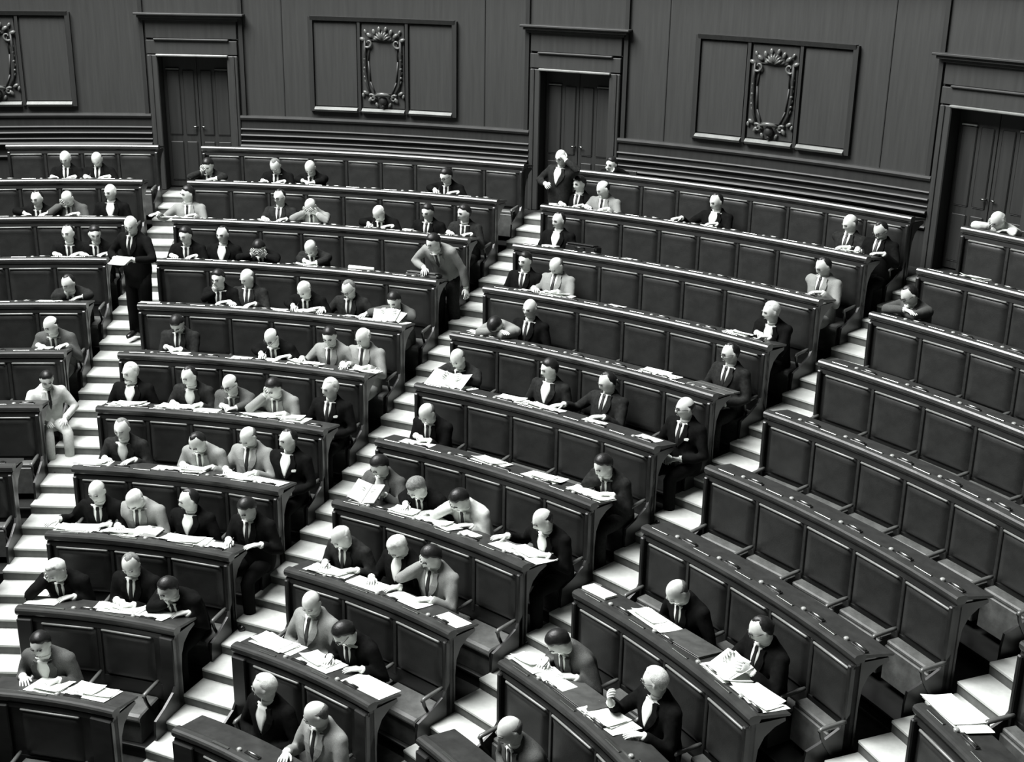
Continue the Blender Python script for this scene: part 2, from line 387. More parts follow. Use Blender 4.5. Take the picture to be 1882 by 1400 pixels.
ROWS = {}
SEATS_DOWN = {('M', 3, 3), ('M', 2, 2), ('A', 1, 1), ('M', 1, 1), ('A', 8, 6), ('Z', 5, 3)}
PEOPLE = [
('Z', 10, 0.7023, 0.03, 1.0, 'K', 'bald', 'w', 'desk', 10, 20, '', 'white-haired man in the top left row, nearest the left picture edge'),
('Z', 10, 0.7348, 0.01, 1.0, 'K', 'bald', 's', 'write', 5, 35, '', 'bald man bent over papers in the top left row, nearer the door'),
('Z', 9, 0.6868, 0.27, 0.9, 'K', 'rec', 'd', 'desk', 20, 10, '', 'man in dark suit cut by the left edge, second row below the back panelling'),
('Z', 9, 0.7199, 0.27, 1.0, 'G', 'bald', 's', 'facehand', 15, 45, '', 'bald man resting bowed head on his hand, second left row'),
('Z', 9, 0.7629, 0.01, 1.0, 'K', 'bald', 'w', 'lap', 25, 5, 's', 'bald man in black suit, aisle end of the second left row'),
('Z', 8, 0.7355, 0.27, 1.0, 'K', 'rec', 'd', 'desk', 15, 5, 't', 'man in black suit with wide white shirt front, third left row'),
('Z', 8, 0.7652, 0.27, 1.0, 'K', 'full', 'd', 'desk', -20, 15, '', 'dark-haired man turning beside the aisle, third left row'),
('Z', 7, 0.7576, 0.57, 1.0, 'D', 'rec', 'd', 'chin', 25, 20, '', 'dark-haired man leaning on his hand, fourth left row'),
('Z', 6, 0.7574, 0.43, 1.0, 'G', 'bald', 'd', 'desk', 35, 20, '', 'bald man in grey jacket leaning forward at the left edge'),
('A', 10, 0.8538, 0.29, 0.95, 'D', 'full', 'd', 'facehand', 10, 30, '', 'dark-haired man reading with hand at face, top row right of the left door'),
('A', 10, 0.9259, 0.19, 1.0, 'K', 'rec', 'g', 'desk', 0, 40, '', 'man with bowed head, second from the left door in the top row'),
('A', 10, 0.9643, 0.25, 1.0, 'K', 'bald', 's', 'clasp', 0, 35, '', 'bald man with hands at his mouth, third in the top row'),
('A', 10, 1.113, 0.27, 1.0, 'K', 'full', 'd', 'write', 25, 25, 'gt', 'dark-haired man writing alone at the right of the top row'),
('A', 9, 0.8471, 0.05, 1.0, 'L', 'full', 'd', 'reachr', 45, 5, '', 'man in light jacket turned to the left aisle, below the top row'),
('A', 9, 0.9484, -0.01, 1.0, 'D', 'rec', 'd', 'desk', 20, 10, 'gt', 'man in dark grey jacket facing out, second row below the panelling'),
('A', 9, 0.9881, 0.31, 1.0, 'L', 'bald', 's', 'face2', 10, 45, '', 'man in light jacket with bowed bald head and both hands to his face, second row'),
('A', 9, 1.0654, 0.35, 0.95, 'K', 'bald', 'w', 'write', 10, 45, '', 'bald man in black bent low over his writing, second row of the left centre block'),
('A', 9, 1.116, 0.07, 0.9, 'K', 'full', 'd', 'lap', 10, 15, 't', 'dark-haired man in black suit, second from aisle in the second row'),
('A', 9, 1.159, 0.21, 1.0, 'D', 'full', 'd', 'desk', 30, 5, 't', 'dark-haired man in dark grey suit at the aisle end of the second row'),
('A', 8, 0.8672, 0.23, 1.0, 'K', 'full', 'd', 'desk', 20, 15, 't', 'young dark-haired man in black suit, left aisle end of the third row'),
('A', 8, 0.9066, 0.03, 0.96, 'K', 'rec', 'd', 'lap', 10, 5, 's', 'balding man upright in black suit with broad white shirt, third row'),
('A', 8, 0.9555, 0.49, 0.95, 'K', 'full', 'd', 'face2', 0, 40, '', 'dark-haired man hiding his face behind his hands, third row'),
('A', 8, 1.0152, 0.37, 1.0, 'D', 'bald', 's', 'clasp', 5, 50, '', 'bald man bowed deeply over white paper, third row'),
('A', 7, 0.93, 0.23, 1.0, 'K', 'full', 'd', 'chin', 10, 10, '', 'man in black with a white hand under his chin, fourth row'),
('A', 7, 0.9625, 0.03, 1.0, 'D', 'bald', 's', 'desk', 30, 20, '', 'bald man in charcoal jacket leaning on folded hands, fourth row'),
('A', 7, 1.0374, 0.35, 1.0, 'K', 'bald', 'w', 'write', 15, 35, '', 'white-haired man in black writing with a pen, fourth row'),
('A', 7, 1.0883, 0.15, 1.0, 'D', 'rec', 'g', 'spread', 15, 30, 'gt', 'man with glasses bracing both arms on the desk, fourth row'),
('A', 7, 1.1465, 0.31, 0.9, 'G', 'full', 'd', 'hold', 0, 30, '', 'man holding up white papers near the aisle, fourth row'),
('A', 6, 0.9073, 0.09, 1.0, 'D', 'full', 'k', 'clasp', 0, 45, '', 'man with dark bowed head and clasped hands, fifth row left'),
('A', 6, 1.0334, 0.43, 1.0, 'K', 'bald', 'd', 'write', 10, 35, 'gt', 'bald bespectacled man in black writing, fifth row'),
('A', 6, 1.1024, 0.19, 1.0, 'L', 'full', 'd', 'spread', -10, 25, 't', 'dark-haired man in light grey jacket bending to his neighbour, fifth row'),
('A', 6, 1.1428, 0.03, 1.0, 'L', 'bald', 'w', 'desk', 25, 25, 't', 'bald man in light grey suit at the aisle end of the fifth row'),
('A', 5, 0.8771, 0.05, 0.88, 'K', 'white', 'w', 'lap', 30, 5, 'sb', 'white-haired bearded man in black at the left end of the sixth row'),
('A', 5, 0.9596, 0.25, 1.0, 'D', 'rec', 'd', 'desk', 25, 15, 's', 'dark-haired man in charcoal suit gazing left, sixth row'),
('A', 5, 1.0178, 0.39, 1.0, 'G', 'bald', 'd', 'clasp', 15, 20, 'g', 'balding man with glasses in grey jacket over a folder, sixth row'),
('A', 5, 1.0757, 0.31, 1.0, 'L', 'full', 'd', 'facehand', 15, 30, 't', 'man in pale jacket covering his face with one hand, sixth row'),
('A', 5, 1.1436, 0.03, 0.94, 'K', 'white', 'w', 'lap', 25, 5, 'tp', 'upright white-haired man in black suit by the aisle, sixth row'),
('A', 4, 0.908, 0.27, 1.0, 'D', 'rec', 'g', 'desk', 0, 10, 'sp', 'balding man in dark suit with a white pocket square, left end of the seventh row'),
('A', 4, 1.0196, 0.37, 1.0, 'L', 'rec', 'd', 'desk', 15, 40, '', 'man in light jacket with receding dark hair bent over papers, seventh row'),
('A', 4, 1.0819, -0.01, 1.0, 'L', 'bald', 's', 'desk', 20, 35, 't', 'bald man in light grey jacket looking down, seventh row'),
('A', 4, 1.1377, 0.01, 1.0, 'K', 'rec', 'd', 'lap', 30, 5, 'sp', 'dark-haired man in black suit with open white collar, right end of seventh row'),
('A', 3, 0.918, 0.27, 1.0, 'K', 'bald', 's', 'reachr', 0, 15, 'p', 'bald man reaching over papers at the left end of the eighth row'),
('A', 3, 0.9772, 0.25, 1.0, 'L', 'bald', 'w', 'desk', 10, 55, 't', 'man in grey tweed showing a bald crown, eighth row'),
('A', 3, 1.0506, 0.07, 0.86, 'K', 'rec', 'd', 'lap', 50, 10, 's', 'man with dark receding hair seen in profile, eighth row'),
('A', 3, 1.1479, 0.17, 1.0, 'K', 'full', 'd', 'write', 10, 30, 't', 'dark-haired man in black writing at the right of the eighth row'),
('A', 2, 0.917, 0.45, 1.0, 'K', 'white', 'w', 'facehand', 25, 35, '', 'white-haired man shading his face with a hand, ninth row at the left edge'),
('A', 2, 1.0296, 0.17, 1.0, 'K', 'rec', 'g', 'clasp', -10, 25, '', 'man in black with clasped bright hands, middle of the ninth row'),
('A', 2, 1.1117, 0.57, 1.0, 'K', 'full', 'd', 'chin', 20, 25, '', 'dark-haired man slumped on his hand at the right of the ninth row'),
('A', 1, 0.9577, 0.39, 1.0, 'G', 'full', 'd', 'desk', -5, 15, 's', 'man in grey jacket with papers at the lower left edge'),
('M', 10, 1.2526, -0.01, 1.0, 'K', 'full', 'd', 'desk', 25, 5, 't', 'dark-haired man in black suit beside the standing man, top middle row'),
('M', 10, 1.2805, 0.09, 1.0, 'L', 'bald', 'd', 'desk', 40, 25, '', 'balding man in light tweed turned towards his dark neighbour, top middle row'),
('M', 10, 1.3962, -0.05, 1.0, 'K', 'rec', 'd', 'reachr', 25, 15, 's', 'lone man in black with white shirt midway along the top middle row'),
('M', 10, 1.5291, -0.09, 1.0, 'D', 'bald', 's', 'chin', 30, 20, 'p', 'bald man resting his chin on his hand, far end of the top middle row'),
('M', 10, 1.5587, -0.11, 1.0, 'K', 'rec', 'd', 'write', 15, 35, 'gt', 'dark-haired man with glasses writing at the right end of the top middle row'),
('M', 9, 1.2607, -0.05, 1.0, 'K', 'rec', 'd', 'lap', 25, 5, 's', 'man in black with a broad white shirt front next to the black briefcase'),
('M', 9, 1.5449, -0.05, 1.0, 'L', 'rec', 'd', 'chin', 30, 25, '', 'man in pale jacket with hand to mouth, right aisle end of the second middle row'),
('M', 8, 1.2589, 0.01, 0.98, 'K', 'full', 'd', 'lap', 10, 5, 'tm', 'dark-haired man with a moustache in black suit, left end of the third middle row'),
('M', 8, 1.294, -0.15, 1.0, 'L', 'bald', 's', 'desk', 20, 40, '', 'bald man in striped pale jacket reading, third middle row'),
('M', 8, 1.544, 0.25, 1.0, 'K', 'white', 'w', 'clasp', 35, 10, 's', 'white-haired man with clasped hands, right aisle end of the third middle row'),
('M', 7, 1.2797, 0.57, 1.0, 'L', 'full', 'd', 'fold', 0, 75, '', 'man asleep with head down on folded checked sleeves, fourth middle row'),
('M', 7, 1.3055, -0.01, 1.0, 'K', 'bald', 'w', 'lap', 5, 5, 't', 'bald upright man in dark buttoned suit, fourth middle row'),
('M', 7, 1.5447, -0.03, 1.0, 'D', 'rec', 'd', 'lap', 35, 10, 'gt', 'man with glasses in dark suit beside a leather portfolio, fourth middle row'),
('M', 6, 1.2724, 0.29, 1.0, 'D', 'bald', 's', 'hold', 5, 30, 't', 'bald man holding open a white newspaper, fifth middle row'),
('M', 6, 1.3825, 0.03, 1.0, 'D', 'full', 'd', 'lap', 30, 10, 's', 'dark-haired man in loose dark jacket gazing left, fifth middle row'),
('M', 6, 1.454, -0.09, 1.0, 'D', 'rec', 'd', 'reachr', 35, 20, 't', 'balding man in charcoal jacket stretching an arm along the desk, fifth middle row'),
('M', 6, 1.5552, 0.03, 0.94, 'K', 'bald', 'd', 'lap', 35, 5, 'gtp', 'bald man with glasses lounging at the right end of the fifth middle row'),
('M', 5, 1.2879, 0.27, 1.0, 'K', 'bald', 's', 'clasp', 10, 40, 't', 'bald man in black bowed over clasped hands, sixth middle row'),
('M', 5, 1.5389, 0.39, 1.0, 'D', 'full', 'd', 'chin', 10, 25, 'p', 'dark-haired man with cheek on hand over white papers, sixth middle row'),
('M', 4, 1.2819, 0.17, 1.0, 'G', 'full', 'd', 'hold', 20, 35, 's', 'man in grey jacket reading a black book by the aisle, seventh middle row'),
('M', 4, 1.3506, 0.45, 1.0, 'K', 'full', 'g', 'write', 15, 45, '', 'man with grey-flecked dark hair in black crouched over paper, seventh middle row'),
('M', 4, 1.4162, 0.43, 1.0, 'W', 'full', 'd', 'facehand', 15, 45, '', 'man in white jacket clutching his forehead, seventh middle row'),
('M', 4, 1.536, 0.29, 1.0, 'K', 'bald', 'd', 'reachr', 25, 25, 'sp', 'bald man in black suit behind scattered sheets, right end of seventh middle row'),
('M', 3, 1.3078, 0.29, 1.0, 'D', 'bald', 'w', 'write', 20, 40, '', 'bald man in dark suit writing at the left end of the eighth middle row'),
('M', 3, 1.3904, 0.05, 1.0, 'K', 'white', 'w', 'desk', 15, 50, 's', 'white-haired man in black with head bowed, middle of the eighth middle row'),
('M', 3, 1.4472, 0.09, 1.0, 'L', 'full', 'd', 'facehand', 20, 30, 't', 'dark-haired man in grey suit with hand on his face, eighth middle row'),
('M', 2, 1.3397, 0.03, 0.96, 'L', 'bald', 's', 'lap', -15, 25, 't', 'bald man in light suit with dark tie, ninth middle row'),
('M', 2, 1.4284, 0.35, 1.0, 'K', 'full', 'd', 'write', 20, 45, 'g', 'dark-haired man with glasses in black leaning low to write, ninth middle row'),
('M', 1, 1.3856, 0.15, 1.0, 'K', 'white', 'w', 'lap', 60, 5, 's', 'white-haired man in profile in black suit at the bottom of the middle stairs'),
('M', 1, 1.5013, 0.11, 1.0, 'L', 'bald', 's', 'desk', 40, 25, '', 'bald man in light jacket at the very bottom edge'),
('R', 11, 1.6396, 0.63, 1.0, 'W', 'bald', 'w', 'facehand', 20, 30, '', 'man in white cut by the right picture edge beside the right door'),
('R', 9, 1.6405, 0.35, 1.0, 'G', 'rec', 'd', 'fold', 30, 35, 'g', 'man with glasses in grey jacket hunched over folded arms, right block'),
('R', 3, 1.6964, 0.41, 1.0, 'G', 'full', 'd', 'write', 20, 50, '', 'dark-haired man in grey jacket writing, front corner of the right block'),
('R', 4, 1.7492, 0.31, 1.0, 'K', 'bald', 's', 'lap', 5, 45, '', 'bald man in black with bowed head before a large white sheet'),
('R', 4, 1.8598, 0.09, 1.0, 'K', 'rec', 'd', 'hold', 30, 25, 'g', 'man with glasses in black reading loose sheets, right block'),
('R', 3, 1.8356, 0.09, 1.0, 'K', 'white', 'w', 'handup', 55, 10, 'gs', 'white-haired man with glasses in profile, fist raised before him'),
('R', 2, 1.7656, 0.35, 1.0, 'G', 'bald', 's', 'lap', 10, 20, '', 'bald head at the bottom edge right of the second stairs'),
]
def bench_row(sec, k, n_use=None, side=0):
    """row k of a block: the backs of the people of row k, and the desk of the people above them.
    side 0: whole row; +1: only n_use seats next to the block's left stairs; -1: next to its right stairs"""
    si = SEC[sec]; r = rk(k); zt_ = zk(k); f0 = fl(k)
    a = AISLE[si] + math.asin(HALF / r); b = AISLE[si + 1] - math.asin(HALF / r)
    n = SEATS[k]; e = .06 if k >= 2 else (.20 if k == 1 else .30)
    pitch = ((b - a) * r - 2 * e) / n; pa = pitch / r
    first, last = 0, n
    if side > 0: last = min(n, n_use); b = a + (e + last * pitch) / r
    if side < 0: first = max(0, n - n_use); a = b - (e + (n - first) * pitch) / r
    mid = (a + b) / 2
    org = frame(mid, r, f0); inv = org.inverted()
    base = obj('bench_row', None, None, org)
    rown = 11 - k
    tag(base, '%s leather bench row from the back wall, %s' % (ORD[rown], BLOCK[sec]), 'bench', 'curved bench rows')
    def part(nm, mb, mat, smooth=False, par=base): return obj(nm, mb.mesh(nm, mat, smooth, inv=inv), par)
    # carcass, rail, desk
    part('carcass', MB().sweep([(.022, f0), (.075, f0), (.075, zt_ - .03), (.022, zt_ - .03)], r, a, b), 'bench_wood')
    part('rail', MB().sweep([(.012, zt_ - .075), (.005, zt_ - .06), (-.004, zt_ - .052), (-.006, zt_ - .02), (.006, zt_ - .004), (.03, zt_), (.075, zt_ - .002), (.10, zt_ - .012), (.105, zt_ - .045), (.09, zt_ - .075)], r, a - .012 / r, b + .012 / r), 'rail_wood', False)
    part('frieze', MB().sweep([(.004, zt_ - .128), (.03, zt_ - .128), (.03, zt_ - .088), (.012, zt_ - .088)], r, a, b), 'bench_wood')
    if k < 11:
        part('desk_top', MB().sweep([(.10, zt_ - .022), (.38, zt_ - .072), (.392, zt_ - .082), (.38, zt_ - .094), (.10, zt_ - .052)], r, a, b), 'desk_leather')
    part('plinth', MB().sweep([(-.37, f0), (.03, f0), (.03, f0 + .12), (-.37, f0 + .12)], r, a + .02 / r, b - .02 / r), 'bench_wood')
    part('plinth_edge', MB().sweep([(-.378, f0 + .105), (-.36, f0 + .105), (-.36, f0 + .124), (-.378, f0 + .124)], r, a + .02 / r, b - .02 / r), 'moulding_wood')
    part('skirting', MB().sweep([(.012, zt_ - .80), (.03, zt_ - .80), (.03, zt_ - .635), (.012, zt_ - .635)], r, a, b), 'bench_wood')
    # ends
    end = cached(('end', round(e, 2)), lambda: MB().bbox(-max(.045, e * .75) / 1, 0.0, -.085, .025, -.12, .985, .010).mesh('end_post', 'bench_wood'))
    def endpanel():
        mb = MB(); pr = [(-.06, 1.0), (-.34, .985), (-.345, .955), (-.25, .925), (-.16, .86), (-.11, .76), (-.095, .6), (-.095, -.12), (-.06, -.12)]
        return mb.rings([[(x, y, z) for y, z in pr] for x in (-.022, 0)]).mesh('end_panel', 'bench_wood')
    def seatend():
        mb = MB(); pr = [(-.03, .56), (.06, .44), (.22, .36), (.36, .31), (.375, .2), (.375, -.12), (-.03, -.12)]
        return mb.rings([[(x, y, z) for y, z in pr] for x in (-.024, 0)]).mesh('seat_end', 'bench_wood')
    ep = cached('endpanel', endpanel); se = cached('seatend', seatend)
    for t, sg in ((a, 1), (b, -1)):
        fm = inv @ frame(t, r, zt_ - 1.083)
        # a: block's left end; local x there points out of the block
        mx = Matrix.Scale(sg, 4, (1, 0, 0))
        obj('end_post', end, base, fm @ mx); obj('end_panel', ep, base, fm @ mx); obj('seat_end', se, base, fm @ mx)
    # seats
    pw = round(pitch, 3)
    pad = cached(('pad', pw), lambda: pad_mesh(pw - .045, .50, .035, 'back_panel', 'leather'))
    roll = cached(('roll', pw), lambda: MB().tube([(-pw / 2 + .04, .030, .243), (-pw / 2 + .05, .036, .245), (pw / 2 - .05, .036, .245), (pw / 2 - .04, .030, .243)], [.007, .011, .011, .007], 8).mesh('top_roll', 'roll_leather_highlight', True))
    stile = cached('stile', lambda: MB().bbox(-.019, .019, -.03, .004, -.31, .27, .006).mesh('stile', 'stile_wood'))
    sm = cached(('seat', pw), lambda: seat_mesh(pw - .05))
    sbox = cached(('sbox', pw), lambda: MB().bbox(-pw / 2 + .03, pw / 2 - .03, .0,   .325, -.30, -.054, .006).mesh('seat_box', 'seat_leather'))
    tip = cached(('tip', pw), lambda: MB().bbox(-pw / 2 + .035, pw / 2 - .035, .0, .125, -.045, 0, .012).mesh('seat', 'seat_leather'))
    tbox = cached(('tbox', pw), lambda: MB().bbox(-pw / 2 + .035, pw / 2 - .035, .012, .14, -.36, -.043, .008).mesh('seat_underside', 'seat_leather'))
    arm = cached('arm', arm_mesh); brk = cached('brk', bracket_mesh)
    plate = cached('plate', lambda: MB().bbox(-.095, .095, -.013, .013, 0, .007, .002).mesh('name_plate', 'brass'))
    tray = cached('tray', lambda: MB().bbox(-.085, .085, -.022, .022, 0, .012, .004).mesh('pen_tray', 'tray_black'))
    pen = cached('pen', lambda: MB().tube([(-.07, 0, .018), (.05, 0, .018), (.075, 0, .015)], [.010, .010, .003], 6).mesh('pen_holder', 'brass', True))
    ink = cached('ink', lambda: MB().rings([[(q * math.cos(w), q * math.sin(w), z) for w in np.linspace(0, 2 * math.pi, 10, endpoint=False)] for q, z in ((.022, -.005), (.024, .008), (.018, .018), (.008, .022))]).mesh('inkwell', 'glass_ink', True))
    for i in range(first, last + 1):
        t = (AISLE[si] + math.asin(HALF / r)) + (e + i * pitch) / r
        if first < i < last: obj('stile', stile, base, inv @ frame(t, r + .012, zt_ - .40))
        fm = inv @ frame(t, r - .01, zt_ - .60)
        ar = obj('armrest', arm, base, fm)
        obj('arm_bracket', brk, ar)
    for i in range(first, last):
        t = (AISLE[si] + math.asin(HALF / r)) + (e + (i + .5) * pitch) / r
        pd = obj('back_panel', pad, base, inv @ frame(t, r + .022, zt_ - .382))
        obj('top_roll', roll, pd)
        taken = any(p_[0] == sec and p_[1] == k and abs(p_[2] - t) * r < pitch * .62 for p_ in PEOPLE) or (sec, k, i) in SEATS_DOWN
        if taken:
            s_ = obj('seat', sm, base, inv @ frame(t, r - .005, f0 + .42)); obj('seat_box', sbox, s_)
        else:
            s_ = obj('seat', tip, base, inv @ frame(t, r - .012, zt_ - .645)); obj('seat_box', tbox, s_)
        # things let into the desk for the person behind
        if k <= 9:
            obj('name_plate', plate, base, inv @ frame(t - .14 / r, r + .055, zt_ + .0005))
            obj('inkwell', ink, base, inv @ frame(t + .01 / r, r + .118, zt_ - .022))
            tr = obj('pen_tray', tray, base, inv @ frame(t + .15 / r, r + .135, zt_ - .0265))
            obj('pen_holder', pen, tr)
    ROWS[(sec, k)] = (a, b, pitch)
    return base
for k in range(0, 11): bench_row('A', k)
for k in range(0, 11): bench_row('M', k)
for k in range(1, 11): bench_row('R', k, {10: 4, 9: 5, 8: 6}.get(k, 9), 1)
for k in range(2, 11): bench_row('Z', k, {10: 4, 9: 4, 8: 3, 7: 3, 6: 2, 5: 2}.get(k, 1), -1)
for k in range(3, 7): bench_row('S', k, 2, 1)

# ================================================================== people
# ---- skeleton of a seated or standing person, in the person's own frame: x = right hand side, y = forward, z up
def rot2(a): return np.array([0., math.sin(a), math.cos(a)])
def spine_pts(hipz, L, S=0.0, n=24, length=.50):
    """points along the back from the hips (s=0) to the neck base (s=1), extended a little both ways"""
    out = {}
    p = np.array([0., 0., hipz]); ds = 1.0 / n
    pts = [p.copy()]; dirs = []
    for i in range(n):
        s = (i + .5) * ds
        a = L * (.45 + .85 * s); b = S * (.6 + .5 * s)
        d = np.array([math.sin(b) * math.cos(a), math.sin(a) * math.cos(b), math.cos(a) * math.cos(b)])
        d /= np.linalg.norm(d); dirs.append(d)
        p = p + d * length * ds; pts.append(p.copy())
    dirs.append(dirs[-1])
    return np.array(pts), np.array(dirs)
def head_pose(hipz, L, hp, S=0.0, T=1.0):
    pts, dirs = spine_pts(hipz, L, S, length=.50 * T)
    aN = math.atan2(dirs[-1][1], dirs[-1][2])
    an = .55 * aN + .45 * hp
    d = np.array([dirs[-1][0], math.sin(an), math.cos(an)]); d /= np.linalg.norm(d)
    # head centre sits a little forward of the neck axis
    hc = pts[-1] + d * .112 + np.array([0, math.cos(hp), -math.sin(hp)]) * .022 + np.array([0, math.sin(hp), math.cos(hp)]) * .035
    return pts, dirs, d, hc
def unit(v): v = np.array(v, float); return v / (np.linalg.norm(v) + 1e-9)
SPN = 24
def at_s(pts, dirs, s):
    """point and direction on the spine; s may run a little past both ends"""
    if s <= 0: return pts[0] + dirs[0] * s * .5, dirs[0]
    if s >= 1: return pts[-1] + dirs[-1] * (s - 1) * .5, dirs[-1]
    x = s * SPN; i = min(int(x), SPN - 1); f = x - i
    return pts[i] * (1 - f) + pts[i + 1] * f, unit(dirs[i] * (1 - f) + dirs[i + 1] * f)
def axes(d):
    rt = unit(np.cross(np.cross(d, [1., 0, 0]), d) * -1) if False else unit(np.array([1., 0, 0]) - d * d[0])
    fw = np.cross(d, rt)
    return rt, fw                             # right, forward
def sect(c, rt, fw, w, dp, n=20, p=2.4, front=1.0):
    out = []
    for a in np.linspace(0, 2 * math.pi, n, endpoint=False):
        ca, sa = math.cos(a), math.sin(a)
        out.append(c + rt * w * math.copysign(abs(ca) ** (2 / p), ca) + fw * dp * (front if sa > 0 else 1.0) * math.copysign(abs(sa) ** (2 / p), sa))
    return out
JR = [(-.22, .165, .135), (-.1, .185, .145), (.05, .188, .148), (.25, .178, .145), (.45, .182, .148), (.62, .192, .145), (.76, .205, .132), (.86, .214, .112), (.93, .190, .098), (.985, .125, .090), (1.05, .088, .078), (1.10, .076, .074)]
def torso_ring(s, grow=0.0):
    for (s0, w0, d0), (s1, w1, d1) in zip(JR, JR[1:]):
        if s <= s1: f = max(0, (s - s0) / (s1 - s0)); return w0 + (w1 - w0) * f + grow, d0 + (d1 - d0) * f + grow
    return JR[-1][1] + grow, JR[-1][2] + grow
def ik(S, T, l1, l2, pole):
    S, T = np.array(S, float), np.array(T, float); d = T - S; L = np.linalg.norm(d)
    if L > (l1 + l2) * .985: T = S + d / L * (l1 + l2) * .985; d = T - S; L = np.linalg.norm(d)
    u = d / L; x = (l1 * l1 - l2 * l2 + L * L) / (2 * L); h = math.sqrt(max(l1 * l1 - x * x, 1e-5))
    pv = np.array(pole, float); pv = unit(pv - u * (pv @ u))
    return S + u * x + pv * h, T
# ---- head: a sculpted ball, face towards +y, centre midway between chin and crown
def head_grid(nu=40, nv=30):
    V = []
    for i in range(nv):
        ph = math.pi * (i + .5) / nv - math.pi / 2
        for j in range(nu):
            th = 2 * math.pi * j / nu
            x, y, z = math.cos(ph) * math.sin(th), math.cos(ph) * math.cos(th), math.sin(ph)
            V.append(head_point(x, y, z))
    return np.array(V), nu, nv
def head_point(x, y, z):
    X, Y, Z = x * .077, y * .098, z * .119
    t = max(0, -z)
    if z < 0:
        X *= 1 - .30 * t ** 1.6
        if y < 0: Y *= 1 - .45 * t ** 1.1
        else: Y *= 1 - .06 * t
    else:
        X *= 1 + .05 * math.sin(z * math.pi) * (1 if y < .2 else .4)
        if y < 0: Y *= 1.06
    if y > 0:
        g = lambda cx, cz, sx, sz: math.exp(-((X - cx) / sx) ** 2 - ((Z - cz) / sz) ** 2)
        gs = lambda cx, cz, sx, sz: g(cx, cz, sx, sz) + g(-cx, cz, sx, sz)
        nz = min(1, max(0, (.022 - Z) / .055))
        nose = (.004 + .026 * nz) * math.exp(-(X / .0125) ** 2) if Z > -.036 else .030 * math.exp(-(X / .0125) ** 2) * math.exp(-((Z + .036) / .006) ** 2)
        if Z > .022: nose *= math.exp(-((Z - .022) / .01) ** 2)
        Y += nose * (1 if Y > .03 else 0)
        f = max(0, min(1, (y - .1) / .4))
        Y += f * (.007 * gs(.026, .024, .024, .009) - .013 * gs(.033, .004, .016, .011) + .006 * gs(.046, -.026, .018, .016)
                  + .008 * g(0, -.058, .024, .007) + .007 * g(0, -.072, .020, .006) - .006 * g(0, -.0645, .024, .003) + .012 * g(0, -.100, .022, .014) - .004 * g(0, -.084, .02, .006))
        Y -= f * .004 * gs(.045, -.06, .015, .02)
    return (X, Y, Z)
HV, HNU, HNV = head_grid()
def head_shell():
    mb = MB(); R = [[tuple(HV[i * HNU + j]) for j in range(HNU)] for i in range(HNV)]
    mb.rings(R)
    for sg in (-1, 1):
        mb.ellipsoid((sg * .079, -.012, -.006), (.010, .019, .031), 8, 6, np.array(Matrix.Rotation(sg * .35, 3, 'Z')))
    return np.array(mb.v), mb.f
HEADV, HEADF = head_shell()
def hair_mesh(style, col):
    V, F, keep = [], [], {}
    rs = np.random.default_rng(hash(style) % 1000 if False else {'full': 1, 'rec': 2, 'bald': 3, 'white': 4}[style])
    def mask(p):
        X, Y, Z = p
        if style in ('full', 'white'):
            front = Z - (.062 + .012 * math.cos(X * 40)) if Y > .03 else 1
            if style == 'white': front = Z - .078 if Y > .02 else 1
        elif style == 'rec': front = (Z - .098 - .1 * max(0, Y - .01) + .25 * max(0, .02 - abs(X)) ) if Y > -.01 else 1
        else: front = (.055 - Z) if Y < -.0 else -1
        if style == 'bald' and Y < -.045: front = .062 - Z
        side = 1.0
        low = Z + .018 + min(.06, (-.03 - Y) * 2.0) if Y < -.03 else (Z + .018 - (Y + .03) * 1.3 if Y < .03 else 1)
        if style == 'bald': side = .02 - Y
        elif Y > .03 and Z < .05: side = (.05 - Y) if abs(X) > .055 else -1
        return min(front * 1.0, side * 1.0, low * 1.0)
    n = HNU
    mk = [mask(p) for p in HV]
    thick = {'full': .016, 'white': .012, 'rec': .011, 'bald': .008}[style]
    for i, p in enumerate(HV):
        m_ = mk[i]; off = -.004 + thick * min(1, max(0, m_ / .022)) + (rs.random() - .5) * .003
        nn = unit(np.array(p) * [1 / .077 ** 2, 1 / .098 ** 2, 1 / .119 ** 2])
        V.append(np.array(p) + nn * off)
    for i in range(HNV - 1):
        for j in range(n):
            q = (i * n + j, i * n + (j + 1) % n, (i + 1) * n + (j + 1) % n, (i + 1) * n + j)
            if max(mk[a] for a in q) > 0: F.append(q)
    if max(mk[-n:]) > 0 and style != 'bald': F.append(tuple((HNV - 1) * n + j for j in range(n)))
    used = sorted({a for q in F for a in q}); ix = {a: i for i, a in enumerate(used)}
    return mesh('hair', [V[a] for a in used], [tuple(ix[a] for a in q) for q in F], col, True)
HAIR = {}
def hair(style, col):
    if (style, col) not in HAIR: HAIR[(style, col)] = hair_mesh(style, {'s': 'hair_salt', 'd': 'hair_dark', 'k': 'hair_dark', 'g': 'hair_grey', 'w': 'hair_white'}[col])
    return HAIR[(style, col)]
def brow_mesh(col):
    return [MB().tube([(sg * .013, .104, .018), (sg * .03, .1005, .025), (sg * .052, .082, .019)], [.0045, .0065, .003], 6).mesh('eyebrow', col, True) for sg in (-1, 1)]
BROW = {'s': brow_mesh('hair_grey'), 'd': brow_mesh('hair_dark'), 'k': brow_mesh('hair_dark'), 'g': brow_mesh('hair_grey'), 'w': brow_mesh('hair_grey')}
EYE = MB().ellipsoid((0, 0, 0), (.0125, .0085, .0062), 8, 6).mesh('eye', 'eye', True)
LIPS = MB().tube([(-.022, .084, -.065), (-.01, .0945, -.0635), (0, .096, -.0645), (.01, .0945, -.0635), (.022, .084, -.065)], [.002, .0035, .003, .0035, .002], 6).mesh('mouth', 'skin_dark', True)
